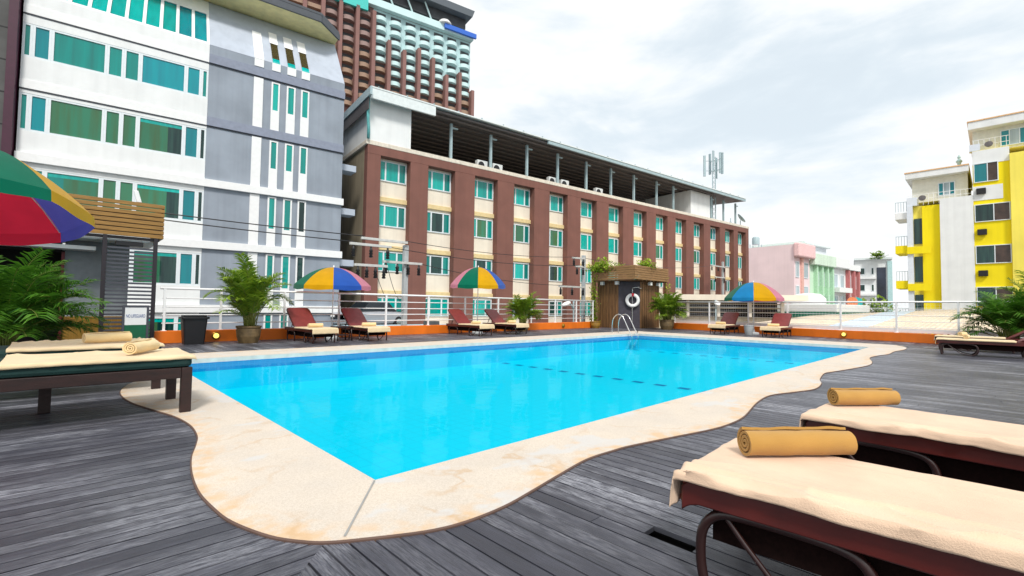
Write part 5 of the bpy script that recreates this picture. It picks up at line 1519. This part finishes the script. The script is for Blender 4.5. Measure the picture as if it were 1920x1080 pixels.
utility_pole('concrete utility pole with four crossarms before the hotel end', 10.55, 17.5, [(-2.1, -.02, 3.72, 0, 0), (-2.7, -.95, 3.42, 3, -.3), (-2.5, -1.1, 2.62, 4, -.3), (-1.15, .72, 2.86, 4, 0)], 3.65)
utility_pole('concrete utility pole rising left of the wooden hut', 23.1, 17.6, [(-1.3, -.1, 4.05, 2, 0), (-1.0, -.1, 3.55, 2, 0), (-2.5, -.1, 2.3, 3, 0)], 4.3)
utility_pole('concrete utility pole behind the right end of the hotel', 49, 19.5, [(-3.2, .1, 5.4, 3, 0), (-2.4, .1, 4.3, 2, 0)], 6.0)
def cable(label, P, Q, sag, r_=.014):
    P = Vector(P); Q = Vector(Q); pts = []
    for k in range(25):
        f = k/24; p = P.lerp(Q, f); p.z -= sag*4*f*(1-f); pts.append(p-P)
    o = MB().tube(pts, r_, 5).build('power_cable', M_BLACK, None, True, loc=P); tag(o, label, 'cable', 'power cables before the hotel')
cable('upper of two black cables crossing the grey wall', (-3.5, 20.6, 4.45), (8.55, 17.3, 3.80), .12, .02)
cable('lower of two black cables crossing the grey wall', (-3.5, 20.6, 4.28), (8.0, 17.05, 3.50), .12, .02)
cable('black cable sagging from the upper crossarm across the hotel front', (10.4, 17.3, 3.80), (22.2, 17.4, 4.12), .22)
cable('black cable below it across the hotel front', (9.4, 17.05, 3.44), (22.4, 17.4, 3.62), .25)
cable('lowest cable across the hotel front between the poles', (11.2, 17.3, 2.88), (21.0, 17.4, 2.36), .2)
cable('cable running on from the hut side pole to the far pole', (23.0, 17.4, 4.1), (46, 19.3, 5.4), .4)
cable('loose cable looping down from the lower crossarm', (9.55, 17.25, 2.75), (10.5, 17.35, 1.2), .45, .012)
cable('second loose cable looping down to the pole', (8.9, 17.0, 2.5), (10.45, 17.35, .9), .6, .012)
def street_lamp(label, X, Y, z, rz):
    t = thing('street_lamp', label, 'street lamp', (X, Y, ZB), rz)
    MB(dz=-ZB).tube(curve([(0, 0, ZB), (0, 0, z-.6), (-.05, 0, z-.3), (-.3, 0, z-.05), (-.6, 0, z)], 5), .05, 8).build('pole', M_STEEL, t, True)
    MB(dz=-ZB).lathe([(0, -.45), (.09, -.42), (.15, -.2), (.15, .2), (.1, .42), (0, .45)], 12).build('lamp_head', M_WHITE2, t, True, loc=(-.85, 0, z), rot=(0, PI/2-.3, 0)) if False else MB().grid(lambda u, v: (.45*math.cos(PI*u), .17*math.sin(PI*u)*math.cos(2*PI*v), .12*math.sin(PI*u)*math.sin(2*PI*v)), 12, 14).build('lamp_head', M_WHITE2, t, True, loc=(-.9, 0, z-ZB), rot=(0, R(-14), 0))
street_lamp('white street lamp head behind the railing left of the hut', 20.9, 16.6, 1.28, R(12))
street_lamp('white street lamp head behind the far end railing', 28.8, 11.9, 1.45, R(28))
